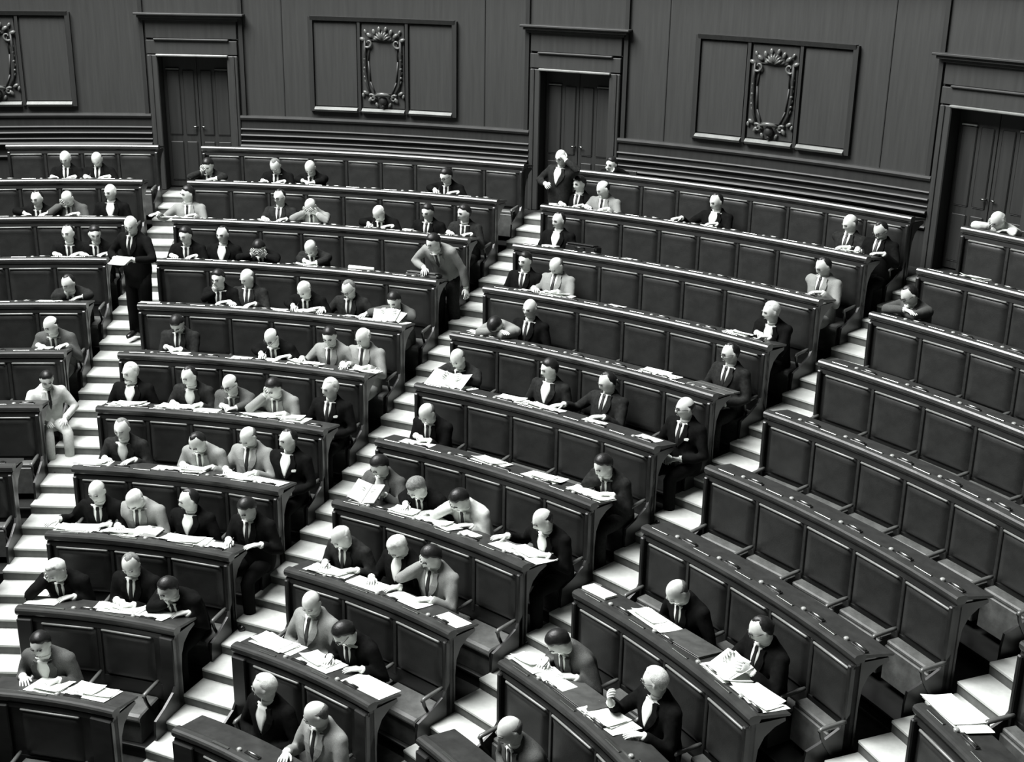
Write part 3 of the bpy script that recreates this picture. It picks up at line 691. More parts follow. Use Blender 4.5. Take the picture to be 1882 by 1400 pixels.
def glasses_mesh():
    mb = MB()
    for sg in (-1, 1):
        c = [(sg * .033 + .021 * math.cos(a), .106 - .01 * abs(math.cos(a) * .3), .003 + .017 * math.sin(a)) for a in np.linspace(0, 2 * math.pi, 15)]
        mb.tube(c, .0028, 5)
        mb.tube([(sg * .054, .104, .006), (sg * .078, .06, .006), (sg * .082, -.01, .002)], .0025, 5)
    mb.tube([(-.012, .108, .006), (0, .112, .008), (.012, .108, .006)], .0026, 5)
    return mb.mesh('glasses', 'tray_black', True)
GLASSES = glasses_mesh()
MOUSTACHE = MB().tube([(-.026, .088, -.054), (-.01, .100, -.049), (0, .102, -.048), (.01, .100, -.049), (.026, .088, -.054)], [.003, .006, .005, .006, .003], 6).mesh('moustache', 'hair_dark', True)
BEARD = MB().ellipsoid((0, .055, -.10), (.04, .045, .035), 10, 7).mesh('beard', 'hair_white', True)

def hand(w, d, up, side, curl, spread=.12):
    """palm shell (to be fused with the arm) and five finger tubes; side +1 right hand, -1 left"""
    d = unit(d); up = unit(np.array(up, float) - d * (np.dot(up, d))); x = np.cross(d, up) * 1.0
    # thumb side: for a right hand, palm down, the thumb points to the body's middle
    tx = -x * side if True else x
    P = lambda a, b, c: w + tx * a + d * b + up * c
    palm = MB(); R = []
    for b, hw, ht, off in ((-.03, .026, .021, 0), (.0, .027, .020, 0), (.03, .034, .018, .004), (.06, .040, .016, .004), (.085, .040, .013, .002), (.092, .034, .010, .002)):
        R.append([P(hw * math.cos(a) + off, b, ht * math.sin(a)) for a in np.linspace(0, 2 * math.pi, 12, endpoint=False)])
    palm.rings(R)
    fg = MB()
    for i, (a, ln, r) in enumerate(((.031, .072, .0088), (.011, .080, .0092), (-.010, .075, .0088), (-.029, .059, .0078))):
        p = P(a, .078, .001); ang = 0.0; fan = (a / .03) * spread
        pts = [p]; rad = [r * 1.05]
        for q, fr in enumerate((.45, .32, .23)):
            ang += curl * (.55, .75, .5)[q]
            v = unit(d * math.cos(ang) - up * math.sin(ang) + tx * fan * math.cos(ang))
            p = p + v * ln * fr; pts.append(p); rad.append(r * (1 - .1 * (q + 1)))
        pts.append(p + v * .004); rad.append(r * .35)
        fg.tube(pts, rad, 7)
    p = P(.026, .018, -.002); v1 = unit(tx * .75 + d * .65 - up * .15); v2 = unit(tx * (.45 - .5 * curl) + d * .85 - up * (.2 + .25 * curl))
    pts = [p, p + v1 * .032, p + v1 * .032 + v2 * .026, p + v1 * .032 + v2 * .046, p + v1 * .032 + v2 * .05]
    fg.tube(pts, [.0115, .0105, .0095, .0078, .003], 7)
    return palm, fg

def seated_trousers(tone):
    key = ('trousers', tone)
    if key in _cache: return _cache[key]
    mb = MB()
    mb.rings([[(.17 * math.cos(a), .02 + .13 * math.sin(a), z) for a in np.linspace(0, 2 * math.pi, 16, endpoint=False)] for z in (.40, .44, .50, .58)])
    for sg in (-1, 1):
        mb.tube([(sg * .09, -.02, .475), (sg * .10, .15, .475), (sg * .115, .36, .47), (sg * .12, .41, .44), (sg * .12, .405, .25), (sg * .12, .395, .09)], [.085, .085, .07, .068, .062, .060], 12)
    me = mb.mesh('trousers', 'suit_' + tone, True); _cache[key] = me
    return me
def standing_trousers(tone, lean=0.0, hip=.92, dy=0.0, splay=.1):
    mb = MB()
    mb.rings([[(w * math.cos(a), dp * math.sin(a), hip + z) for a in np.linspace(0, 2 * math.pi, 16, endpoint=False)] for z, w, dp in ((-.12, .17, .12), (-.04, .18, .13), (.06, .175, .13), (.12, .165, .12))])
    for sg in (-1, 1):
        mb.tube([(sg * .085, 0, hip - .02), (sg * .09, .01 + dy * .3, hip - .22), (sg * splay, .02 + dy * .5, .48), (sg * (splay + .01), dy, .28), (sg * (splay + .015), dy - .01, .07)], [.10, .098, .085, .080, .080], 12)
    return mb.mesh('trousers', 'suit_' + tone, True)
def shoe_mesh():
    mb = MB(); R = []
    for y, w, h in ((-.075, .02, .02), (-.06, .034, .05), (.0, .038, .06), (.06, .042, .045), (.13, .046, .032), (.175, .036, .026), (.195, .014, .016)):
        R.append([(w * math.cos(a), y, .0 + max(0, h * (1 + math.sin(a)) * .9) if False else h + h * math.sin(a)) for a in np.linspace(0, 2 * math.pi, 10, endpoint=False)])
    return mb.rings(R).mesh('shoe', 'shoe', True)
SHOE = shoe_mesh()

def arm_targets(pose, hc, Rh, zd, k_s):
    """(wrist, hand direction, back-of-hand normal, curl, elbow pole) for the right (+x) and left hand; zd is the desk top"""
    H = lambda a, b, c: hc + Rh @ np.array([a, b, c])
    HD = lambda a, b, c: Rh @ np.array([a, b, c])
    z = zd + .032
    def rest(sg, x=.16, y=.31, dx=-.55, dyy=.85, curl=.35, zz=0): return (np.array([sg * x, y, z + zz]), (sg * dx, dyy, -.02), (0, 0, 1), curl, (sg * .5, -.55, -.75))
    def chin(sg): return (H(sg * .055, .045, -.185), HD(-sg * .25, .25, 1), HD(sg * .3, .9, -.1), .9, (sg * .7, .5, -1))
    def brow(sg): return (H(sg * .10, .075, -.075), HD(-sg * .5, .22, .85), HD(sg * .55, .8, .1), .35, (sg * .8, .5, -.9))
    if pose == 'desk': return rest(1), rest(-1)
    if pose == 'clasp': return rest(1, .085, .30, -.8, .55, .9, .012), rest(-1, .085, .33, -.8, .5, .9)
    if pose == 'write': return rest(1, .13, .31, -.4, .9, .85, .008), rest(-1, .2, .28, -.75, .65, .25)
    if pose == 'spread': return rest(1, .30, .30, -.1, 1, .2), rest(-1, .30, .30, -.1, 1, .2)
    if pose == 'chin': return chin(1), rest(-1, .15, .30, -.8, .6, .4)
    if pose == 'facehand': return brow(1), rest(-1, .14, .31, -.8, .6, .4)
    if pose == 'face2': return brow(1), brow(-1)
    if pose == 'lap': return tuple((np.array([sg * .08, .22, .615]), (-sg * .6, .75, -.1), (0, .2, 1), .5, (sg * 1, -.5, -.4)) for sg in (1, -1))
    if pose == 'reachr': return rest(1, .40, .27, .55, .85, .2), rest(-1, .14, .30, -.8, .6, .4)
    if pose == 'hold': return tuple((np.array([sg * .13, .29, zd + .075]), (-sg * .25, .75, .45), (sg * .7, .2, .5), .8, (sg * .6, -.4, -.7)) for sg in (1, -1))
    if pose == 'fold': return tuple((np.array([-sg * .06, .33 + .05 * sg, z + .03 + .03 * sg]), (-sg * .9, .3, 0), (0, 0, 1), .3, (sg * 1, .1, -.25)) for sg in (1, -1))
    if pose == 'handup': return (np.array([.20, .36, zd + .13]), (-.1, .35, 1), (.5, .8, 0), 1.15, (.6, .1, -1)), rest(-1)
    # standing poses
    if pose == 'stand_brow': return (np.array([.13, .2, 1.16]), (-.6, .75, 0), (.2, .6, .6), .9, (1, -.4, -.3)), (H(-.13, .06, .0), HD(.6, .1, .8), HD(-.6, .75, 0), .5, (-1, .1, -.6))
    if pose == 'stand_paper': return (np.array([.12, .30, 1.12]), (-.3, .9, .1), (.3, -.1, .9), .8, (1, -.4, -.5)), (np.array([-.16, .32, 1.14]), (.2, .95, .1), (-.3, -.1, .9), .8, (-1, -.4, -.5))
    if pose == 'stand_lean': return (np.array([.16, .36, zd + .14]), (-.3, .9, -.2), (0, .2, 1), .5, (1, -.5, -.2)), (np.array([-.34, .12, .70]), (-.25, .3, -.9), (-.7, .5, .1), .5, (-1, -.5, 0))
    if pose == 'sit_side': return (np.array([.12, .28, .60]), (-.3, .9, -.1), (0, .1, 1), .4, (1, -.5, -.2)), (np.array([-.13, .28, .60]), (.3, .9, -.1), (0, .1, 1), .4, (-1, -.5, -.2))

PENDING = []
TS, TW = (.5, .6, .85, .93, .955, 1.0), (.010, .022, .016, .013, .019, .015)
def person(label, mw, L, T, tone, hs, hcol, pose, hy, hp, ex, zd=.81, hip=.50, stance='sit', S=0.0, sc=1.0, ttone=None):
    """build one person in the frame mw (feet level, facing +y)"""
    hpr, hyr = math.radians(hp), math.radians(hy)
    pts, dirs, nd, hc = head_pose(hip, L, hpr, S, T)
    Rh = np.array(Matrix.Rotation(-hyr, 3, 'Z') @ Matrix.Rotation(-hpr, 3, 'X'))
    arms = arm_targets(pose, hc, Rh, zd, sc)
    core = MB(); jk = MB(); fingers = MB(); cuffs = []
    # torso, neck, head
    R = []
    for s in np.linspace(-.18, .98, 12):
        c, d = at_s(pts, dirs, s); rt, fw = axes(d); w, dp = torso_ring(s, -.022); R.append(sect(c, rt, fw, w, dp, 14))
    core.rings(R)
    R = []
    for w, dp, e, in ((.075, .065, -.05), (.062, .060, .0), (.057, .058, .05), (.056, .060, .10)):
        c = pts[-1] + nd * e; rt, fw = axes(nd); R.append(sect(c, rt, fw, w, dp, 14, 2))
    core.rings(R)
    HM = HEADV @ Rh.T + hc
    core.add(HM.tolist(), HEADF)
    R = []
    for s, w, dp in (([(-.46, .178, .130)] if stance == 'stand' else []) + JR):
        c, d = at_s(pts, dirs, s); rt, fw = axes(d); R.append(sect(c, rt, fw, w, dp, 22, 2.4, 1.0 if s < .92 else {.93: .90, .985: .62, 1.05: .10, 1.10: -.35}[s]))
    jk.rings(R)
    edge = .27 / sc
    for sg, (wr, hd, hn, curl, pole) in zip((1, -1), arms):
        c, d = at_s(pts, dirs, .86); rt, fw = axes(d)
        sh = c + rt * sg * .178 - d * .005
        el, wr = ik(sh, wr, .285, .265, pole)
        if stance == 'sit' and pose not in ('lap', 'sit_side') and el[1] > edge - .06 and el[2] < zd + .05: el[2] = zd + .05
        core.tube([c + rt * sg * .09, sh, (sh + el) / 2, el, el * .5 + wr * .5, wr * .97 + el * .03, wr], [.05, .046, .042, .036, .033, .027, .026], 10)
        jk.tube([c + rt * sg * .10, sh - rt * sg * .0, sh * .72 + el * .28, sh * .4 + el * .6, el * .97 + sh * .03, el * .6 + wr * .4, el * .22 + wr * .78, el * .09 + wr * .91], [.07, .072, .066, .060, .056, .053, .047, .044], 12)
        jk.ellipsoid(sh, (.074, .074, .07), 12, 8)
        u = unit(wr - el)
        cuffs.append(MB().tube([wr - u * .04, wr - u * .004], [.036, .034], 10))
        pm, fg = hand(wr, hd, hn, sg, curl)
        core.add(pm.v, pm.f); fingers.add(fg.v, fg.f)
    o = obj('person', None, None, mw @ Matrix.Scale(sc, 4))
    tag(o, label, 'person', 'people in the chamber')
    # patches lying on the jacket's front
    def front(s, x, off):
        c, d = at_s(pts, dirs, s); rt, fw = axes(d); w, dp = torso_ring(s)
        q = min(.98, abs(x) / w); y = dp * (1 - q ** 2.4) ** (1 / 2.4)
        return c + rt * x + fw * (y + off)
    def patch(rows, off, t=.012):
        mb = MB(); Rr = []
        for s, xa, xb in rows:
            ring = [front(s, xa + (xb - xa) * q, off) for q in (0, .33, .67, 1)] + [front(s, xa + (xb - xa) * q, off - t) for q in (1, .67, .33, 0)]
            Rr.append(ring)
        return mb.rings(Rr)
    wide = .072 if 's' in ex else .05
    ss = np.linspace(.50, 1.0, 9)
    v = lambda s: .006 + wide * .9 * max(0, (s - .5)) / .36 if s < .86 else .006 + wide * .9 + (.040 - wide * .9) * (s - .86) / .14
    sh_mb = patch([(s, -v(s), v(s)) for s in ss], .007)
    # collar round the neck
    R = []
    for e, w in ((-.012, .069), (.026, .0635), (.027, .058), (-.012, .060)):
        c = pts[-1] + nd * e; rt, fw = axes(nd); R.append(sect(c, rt, fw, w, w, 16, 2))
    shirt = obj('shirt', sh_mb.mesh('shirt', 'shirt', True), o)
    obj('collar', MB().rings(R, closed=True).mesh('collar', 'shirt', True), shirt)
    for cf in cuffs: obj('cuff', cf.mesh('cuff', 'shirt', True), shirt)
    if 't' in ex or ('s' not in ex):
        obj('tie', patch([(s, -np.interp(s, TS, TW), np.interp(s, TS, TW)) for s in np.linspace(.5, 1.0, 13)], .014).mesh('tie', 'tie' if tone != 'K' or 't' in ex else 'suit_D', True), o)
    for sg in (-1, 1):
        rows = []
        for s in np.linspace(.46, .985, 8):
            f = (s - .46) / .51; inn = v(max(.5, s)) * .96; wdt = .006 + .062 * math.sin(min(1, f * 1.25) * math.pi * .72) * (1 if s < .88 else .75)
            rows.append((s, sg * inn, sg * (inn + wdt)))
        obj('lapel', patch(rows, .014, .016).mesh('lapel', 'suit_' + tone, False), o)
    if 'p' in ex: obj('pocket_square', patch([(.66, -.125, -.085), (.70, -.128, -.082), (.715, -.115, -.095)], .016).mesh('pocket_square', 'shirt'), o)
    # head pieces
    mh = Matrix.Translation(hc) @ Matrix(Rh.tolist()).to_4x4()
    obj('hair', hair(hs, hcol), o, mh); [obj('eyebrow', q, o, mh) for q in BROW[hcol]]; obj('mouth', LIPS, o, mh)
    for sg in (-1, 1): obj('eye', EYE, o, mh @ Matrix.Translation((sg * .032, .083, .003)))
    if 'g' in ex: obj('glasses', GLASSES, o, mh)
    if 'm' in ex: obj('moustache', MOUSTACHE, o, mh)
    if 'b' in ex: obj('beard', BEARD, o, mh)
    tt = ttone or tone
    if stance == 'sit':
        obj('trousers', seated_trousers(tt), o)
        for sg in (-1, 1): obj('shoe', SHOE, o, Matrix.Translation((sg * .12, .40, 0)))
    else:
        obj('trousers', standing_trousers(tt, hip=hip), o)
        for sg in (-1, 1): obj('shoe', SHOE, o, Matrix.Translation((sg * .115, .0, 0)))
    PENDING.append((o, core, fingers, jk, tone))
    return o, hc, Rh

def person_scale(k): return 1.06 - .0135 * k
def seat_person(e):
    sec, k, th, L, T, tone, hs, hcol, pose, hy, hp, ex, label = e
    sc = person_scale(k)
    mw = frame(th, rk(k) - .24, fl(k))
    return person(label, mw, L, T, tone, hs, hcol, pose, hy, hp, ex, zd=.805 / sc, sc=sc)
for e in PEOPLE: seat_person(e)

# people on their feet or out of line
def aisle_floor(r): return zk(0) - .75 + (r - R0 - .09) * RISE / .9
_r = 10.80
person('bald man standing on the left stairs in a dark suit, holding paper', frame(.835, _r, aisle_floor(_r)) @ Matrix.Rotation(-.3, 4, 'Z'), .12, 1.0, 'K', 'bald', 'w', 'stand_paper', -15, 20, 't', zd=1.0, hip=.92, stance='stand', S=-.05, sc=.95)
_r = 13.78
person('bald man standing below the middle door with a hand to his brow', frame(1.2325, 13.62, fl(10)) @ Matrix.Rotation(-.15, 4, 'Z'), .06, 1.0, 'D', 'bald', 'd', 'stand_brow', 5, 15, 'gs', zd=1.0, hip=.92, stance='stand', S=-.08, sc=.90)
person('dark-haired man in light jacket rising and leaning over a dark case', frame(1.170, 11.75, fl(8)), .78, 1.0, 'L', 'full', 'd', 'stand_lean', 25, 25, 't', zd=.805 / .95, hip=.88, stance='stand', sc=.95, ttone='D')
person('man in white suit sitting sideways with legs in the left stairs', frame(.766, 9.10, fl(5)) @ Matrix.Rotation(.55, 4, 'Z'), .12, .95, 'W', 'full', 'd', 'sit_side', 10, 25, '', zd=.805, sc=.90)
person('dark-haired man resting his chin on the rail under the middle door', frame(1.2665, 14.58, fl(11)),   .72, .95, 'K', 'full', 'd', 'clasp', 10, 5, '', zd=.805 / .9, sc=.90)
for _f, _l in ((frame(1.2665, 14.58, fl(11)), 'small dark chair behind the top rail under the middle door'), (frame(1.6406, rk(11) - .24, fl(11)), 'small dark chair behind the top rail at the right picture edge')):
    ch = tag(obj('chair', None, None, _f), _l, 'chair', 'chairs behind the top row')
    obj('seat', MB().bbox(-.19, .19, -.18, .2, .35, .385, .01).mesh('seat', 'leather'), ch)
    for sx in (-1, 1):
        for sy in (-.16, .18): obj('leg', MB().bbox(sx * .17 - .015, sx * .17 + .015, sy - .015, sy + .015, 0, .35, .004).mesh('leg', 'bench_wood'), ch)
    obj('backrest', MB().bbox(-.18, .18, -.2, -.175, .39, .75, .008).mesh('backrest', 'leather'), ch)
def finish_people():
    tmp = []
    for i, (o, core, fingers, jk, tone) in enumerate(PENDING):
        for kind, mb, vox in (('body', core, .0105), ('jacket', jk, .017)):
            me = bpy.data.meshes.new('tmp'); me.from_pydata([tuple(map(float, v)) for v in mb.v], [], mb.f)
            ob = bpy.data.objects.new('tmp', me); C.objects.link(ob)
            md = ob.modifiers.new('r', 'REMESH'); md.mode = 'VOXEL'; md.voxel_size = vox; md.use_smooth_shade = True
            if kind == 'jacket':
                sm = ob.modifiers.new('s', 'SMOOTH'); sm.factor = .5; sm.iterations = 2
            dc = ob.modifiers.new('d', 'DECIMATE'); dc.ratio = .30 if kind == 'body' else .45
            tmp.append((ob, i, kind))
    dg = bpy.context.evaluated_depsgraph_get()
    for ob, i, kind in tmp:
        o, core, fingers, jk, tone = PENDING[i]
        me = bpy.data.meshes.new_from_object(ob.evaluated_get(dg))
        me.name = kind
        n = len(me.vertices); co = np.empty(n * 3, np.float32); me.vertices.foreach_get('co', co); co = co.reshape(-1, 3)
        if kind == 'jacket':
            # folds of the cloth
            a = co * 16 + i * 3.1
            w = np.sin(a[:, 0] * 1.3 + 1.7 * np.sin(a[:, 2])) * np.sin(a[:, 1] * 1.1 + np.sin(a[:, 0] * .8)) + .6 * np.sin(a[:, 2] * 2.1 + 2 * np.sin(a[:, 1] * .9 + a[:, 0]))
            nr = np.empty(n * 3, np.float32); me.vertices.foreach_get('normal', nr)
            co = co + nr.reshape(-1, 3) * (w * .0032)[:, None]
            me.vertices.foreach_set('co', co.ravel())
            me.materials.clear(); me.materials.append(M['suit_' + tone])
        else:
            # fingers are rooted in the palms
            bm = bmesh.new(); bm.from_mesh(me)
            vs_ = [bm.verts.new(tuple(map(float, v))) for v in fingers.v]
            for f in fingers.f:
                fc = bm.faces.new([vs_[q] for q in f]); fc.smooth = True
            bm.to_mesh(me); bm.free()
            me.materials.clear(); me.materials.append(M['skin'])
        me.polygons.foreach_set('use_smooth', [True] * len(me.polygons))
        obj(kind, me, o)
    for ob, i, kind in tmp:
        me = ob.data; bpy.data.objects.remove(ob); bpy.data.meshes.remove(me)
finish_people()
PAPERS = [
('A', 9, 0.8674, 0.258, 0.2, 0.16, 's'),
('A', 9, 0.9029, 0.261, 0.2, 0.14, 's'),
('A', 9, 0.9477, 0.229, 0.22, 0.14, 's'),
('A', 9, 0.9921, 0.225, 0.24, 0.14, 's'),
('A', 9, 1.0539, 0.208, 0.2, 0.14, 's'),
('A', 9, 1.0979, 0.229, 0.24, 0.18, 's'),
('A', 8, 0.8371, 0.3, 0.3, 0.26, 'p'),
('A', 8, 0.8773, 0.243, 0.22, 0.14, 's'),
('A', 8, 0.9346, 0.38, 0.12, 0.1, 'c'),
('A', 8, 1.1003, 0.38, 0.13, 0.1, 'c'),
('A', 8, 1.0655, 0.355, 0.2, 0.15, 's'),
('A', 8, 0.9891, 0.35, 0.25, 0.16, 's'),
('A', 7, 0.895, 0.219, 0.2, 0.14, 's'),
('A', 7, 1.0128, 0.33, 0.3, 0.2, 'p'),
('A', 7, 1.0806, 0.232, 0.34, 0.14, 'r'),
('A', 7, 1.1046, 0.25, 0.16, 0.12, 's'),
('A', 6, 0.8548, 0.21, 0.24, 0.16, 's'),
('A', 6, 0.964, 0.21, 0.22, 0.16, 's'),
('A', 6, 1.011, 0.23, 0.22, 0.2, 's'),
('A', 6, 1.0444, 0.272, 0.2, 0.2, 'c'),
('A', 6, 1.1021, 0.288, 0.22, 0.18, 's'),
('A', 6, 1.1263, 0.2, 0.22, 0.14, 's'),
('A', 6, 1.1635, 0.24, 0.22, 0.18, 's'),
('A', 5, 0.9177, 0.22, 0.28, 0.18, 's'),
('A', 5, 1.0011, 0.2, 0.24, 0.14, 's'),
('A', 5, 1.0329, 0.259, 0.25, 0.2, 's'),
('A', 5, 1.0832, 0.249, 0.4, 0.22, 'p'),
('A', 5, 1.16, 0.292, 0.34, 0.22, 'p'),
('A', 4, 0.8866, 0.26, 0.42, 0.26, 'p'),
('A', 4, 0.9499, 0.254, 0.44, 0.24, 'p'),
('A', 4, 0.992, 0.23, 0.3, 0.2, 's'),
('A', 4, 1.0685, 0.28, 0.4, 0.3, 'p'),
('A', 4, 1.1068, 0.29, 0.4, 0.26, 'p'),
('A', 3, 0.8751, 0.24, 0.42, 0.22, 'p'),
('A', 3, 0.9881, 0.23, 0.36, 0.2, 's'),
('A', 3, 1.0162, 0.3, 0.36, 0.26, 'p'),
('A', 3, 1.0904, 0.244, 0.36, 0.22, 'p'),
('A', 3, 1.1352, 0.23, 0.36, 0.2, 's'),
('A', 2, 0.8971, 0.26, 0.4, 0.26, 'p'),
('A', 2, 0.9689, 0.25, 0.4, 0.24, 'p'),
('A', 2, 1.0009, 0.3, 0.3, 0.26, 'b'),
('A', 2, 1.0732, 0.25, 0.46, 0.24, 'p'),
('A', 2, 1.1131, 0.23, 0.34, 0.2, 's'),
('A', 1, 0.9006, 0.23, 0.3, 0.2, 's'),
('A', 1, 1.0265, 0.26, 0.46, 0.26, 'p'),
('A', 1, 1.0943, 0.27, 0.3, 0.28, 's'),
('A', 0, 0.9826, 0.27, 0.34, 0.32, 'p'),
('A', 0, 1.0645, 0.27, 0.46, 0.28, 'p'),
('Z', 9, 0.7212, 0.36, 0.24, 0.14, 's'),
('Z', 9, 0.7416, 0.341, 0.26, 0.16, 'p'),
('Z', 8, 0.7425, 0.298, 0.24, 0.12, 's'),
('Z', 7, 0.7422, 0.209, 0.24, 0.14, 's'),
('Z', 7, 0.7197, 0.209, 0.18, 0.12, 's'),
('Z', 6, 0.7351, 0.236, 0.28, 0.18, 's'),
('Z', 5, 0.7526, 0.251, 0.16, 0.12, 'c'),
('M', 9, 1.2491, 0.347, 0.22, 0.16, 's'),
('M', 9, 1.2345, 0.38, 0.12, 0.1, 'c'),
('M', 9, 1.2971, 0.27, 0.28, 0.18, 's'),
('M', 9, 1.3904, 0.35, 0.25, 0.16, 's'),
('M', 8, 1.2648, 0.316, 0.2, 0.12, 'c'),
('M', 8, 1.3536, 0.307, 0.16, 0.14, 's'),
('M', 9, 1.5451, 0.277, 0.3, 0.2, 'p'),
('M', 7, 1.3107, 0.31, 0.4, 0.24, 'p'),
('M', 7, 1.2772, 0.284, 0.2, 0.16, 's'),
('M', 7, 1.381, 0.323, 0.2, 0.1, 's'),
('M', 6, 1.2647, 0.33, 0.34, 0.2, 'p'),
('M', 6, 1.4868, 0.24, 0.44, 0.22, 'p'),
('M', 6, 1.5342, 0.31, 0.22, 0.24, 's'),
('M', 5, 1.2886, 0.291, 0.3, 0.2, 'p'),
('M', 5, 1.3631, 0.23, 0.36, 0.2, 'p'),
('M', 5, 1.4033, 0.23, 0.42, 0.2, 'p'),
('M', 5, 1.468, 0.233, 0.26, 0.12, 's'),
('M', 5, 1.5385, 0.247, 0.26, 0.14, 's'),
('M', 7, 1.5215, 0.259, 0.3, 0.18, 'p'),
('M', 4, 1.2901, 0.22, 0.36, 0.18, 's'),
('M', 4, 1.3954, 0.24, 0.4, 0.22, 'p'),
('M', 4, 1.4682, 0.25, 0.4, 0.24, 'p'),
('M', 4, 1.5368, 0.255, 0.46, 0.24, 'p'),
('M', 3, 1.2771, 0.231, 0.24, 0.18, 's'),
('M', 3, 1.3476, 0.25, 0.42, 0.24, 'p'),
('M', 3, 1.3964, 0.24, 0.4, 0.22, 'p'),
('M', 3, 1.4507, 0.19, 0.2, 0.12, 'c'),
('M', 3, 1.536, 0.29, 0.44, 0.28, 'p'),
('M', 3, 1.5044, 0.26, 0.34, 0.22, 's'),
('M', 2, 1.3027, 0.25, 0.42, 0.24, 'p'),
('M', 2, 1.3723, 0.25, 0.38, 0.24, 's'),
('M', 2, 1.445, 0.24, 0.42, 0.22, 's'),
('M', 2, 1.5245, 0.23, 0.3, 0.2, 's'),
('M', 1, 1.3153, 0.292, 0.46, 0.26, 'p'),
('M', 1, 1.401, 0.27, 0.4, 0.28, 'p'),
('M', 1, 1.4999, 0.27, 0.46, 0.28, 's'),
('R', 3, 1.6557, 0.21, 0.28, 0.16, 'c'),
('R', 3, 1.7356, 0.282, 0.46, 0.26, 'p'),
('R', 3, 1.7955, 0.28, 0.44, 0.3, 'f'),
('R', 3, 1.8548, 0.27, 0.34, 0.32, 'p'),
('R', 3, 1.9078, 0.27, 0.4, 0.28, 'p'),
('R', 2, 1.6661, 0.25, 0.36, 0.24, 'p'),
('R', 2, 1.706, 0.25, 0.3, 0.24, 's'),
('R', 2, 1.7286, 0.22, 0.2, 0.18, 'c'),
('R', 2, 1.7593, 0.27, 0.46, 0.32, 'f'),
('R', 2, 1.8109, 0.27, 0.44, 0.32, 'p'),
('R', 9, 1.661, 0.31, 0.34, 0.24, 'p'),
('M', 10, 1.2966, 0.335, 0.26, 0.16, 's'),
('S', 4, 2.0427, 0.28, 0.46, 0.3, 'p'),
]

# ================================================================== papers and other things on the desks
def desk_frame(sec, k, th, dr):
    """a place on the desk top of row k: slope of the desk included"""
    z = zk(k) - .022 - (dr - .10) * .1786
    return frame(th, rk(k) + dr, z) @ Matrix.Rotation(.1767, 4, 'X')
def sheet_mesh(w, d, n=4, seed=0, thick=.0012, curl=.006, name='sheet', mat='paper', dog=0.0):
    rs = random.Random(seed); V = []; F = []
    a, b = rs.uniform(-1, 1) * curl, rs.uniform(-1, 1) * curl
    for top in (1, 0):
        for j in range(n + 1):
            for i in range(n + 1):
                u, v = i / n * 2 - 1, j / n * 2 - 1
                z = (abs(a) * u * u * (1 if u * a > 0 else .2) + abs(b) * v * v * (1 if v * b > 0 else .2)) + dog * max(0, u + v - 1.1)
                V.append((u * w / 2, v * d / 2, z + (thick if top else 0)))
    N = (n + 1) ** 2
    for j in range(n):
        for i in range(n):
            q = (j * (n + 1) + i, j * (n + 1) + i + 1, (j + 1) * (n + 1) + i + 1, (j + 1) * (n + 1) + i)
            F.append(q); F.append(tuple(N + t for t in q[::-1]))
    bd = [i for i in range(n + 1)] + [(j + 1) * (n + 1) + n for j in range(n)] + [n * (n + 1) + n - 1 - i for i in range(n)] + [(n - 1 - j) * (n + 1) for j in range(n - 1)]
    for q in range(len(bd)):
        x, y = bd[q], bd[(q + 1) % len(bd)]; F.append((x, N + x, N + y, y))
    return mesh(name, V, F, mat, False)
cnt = {}
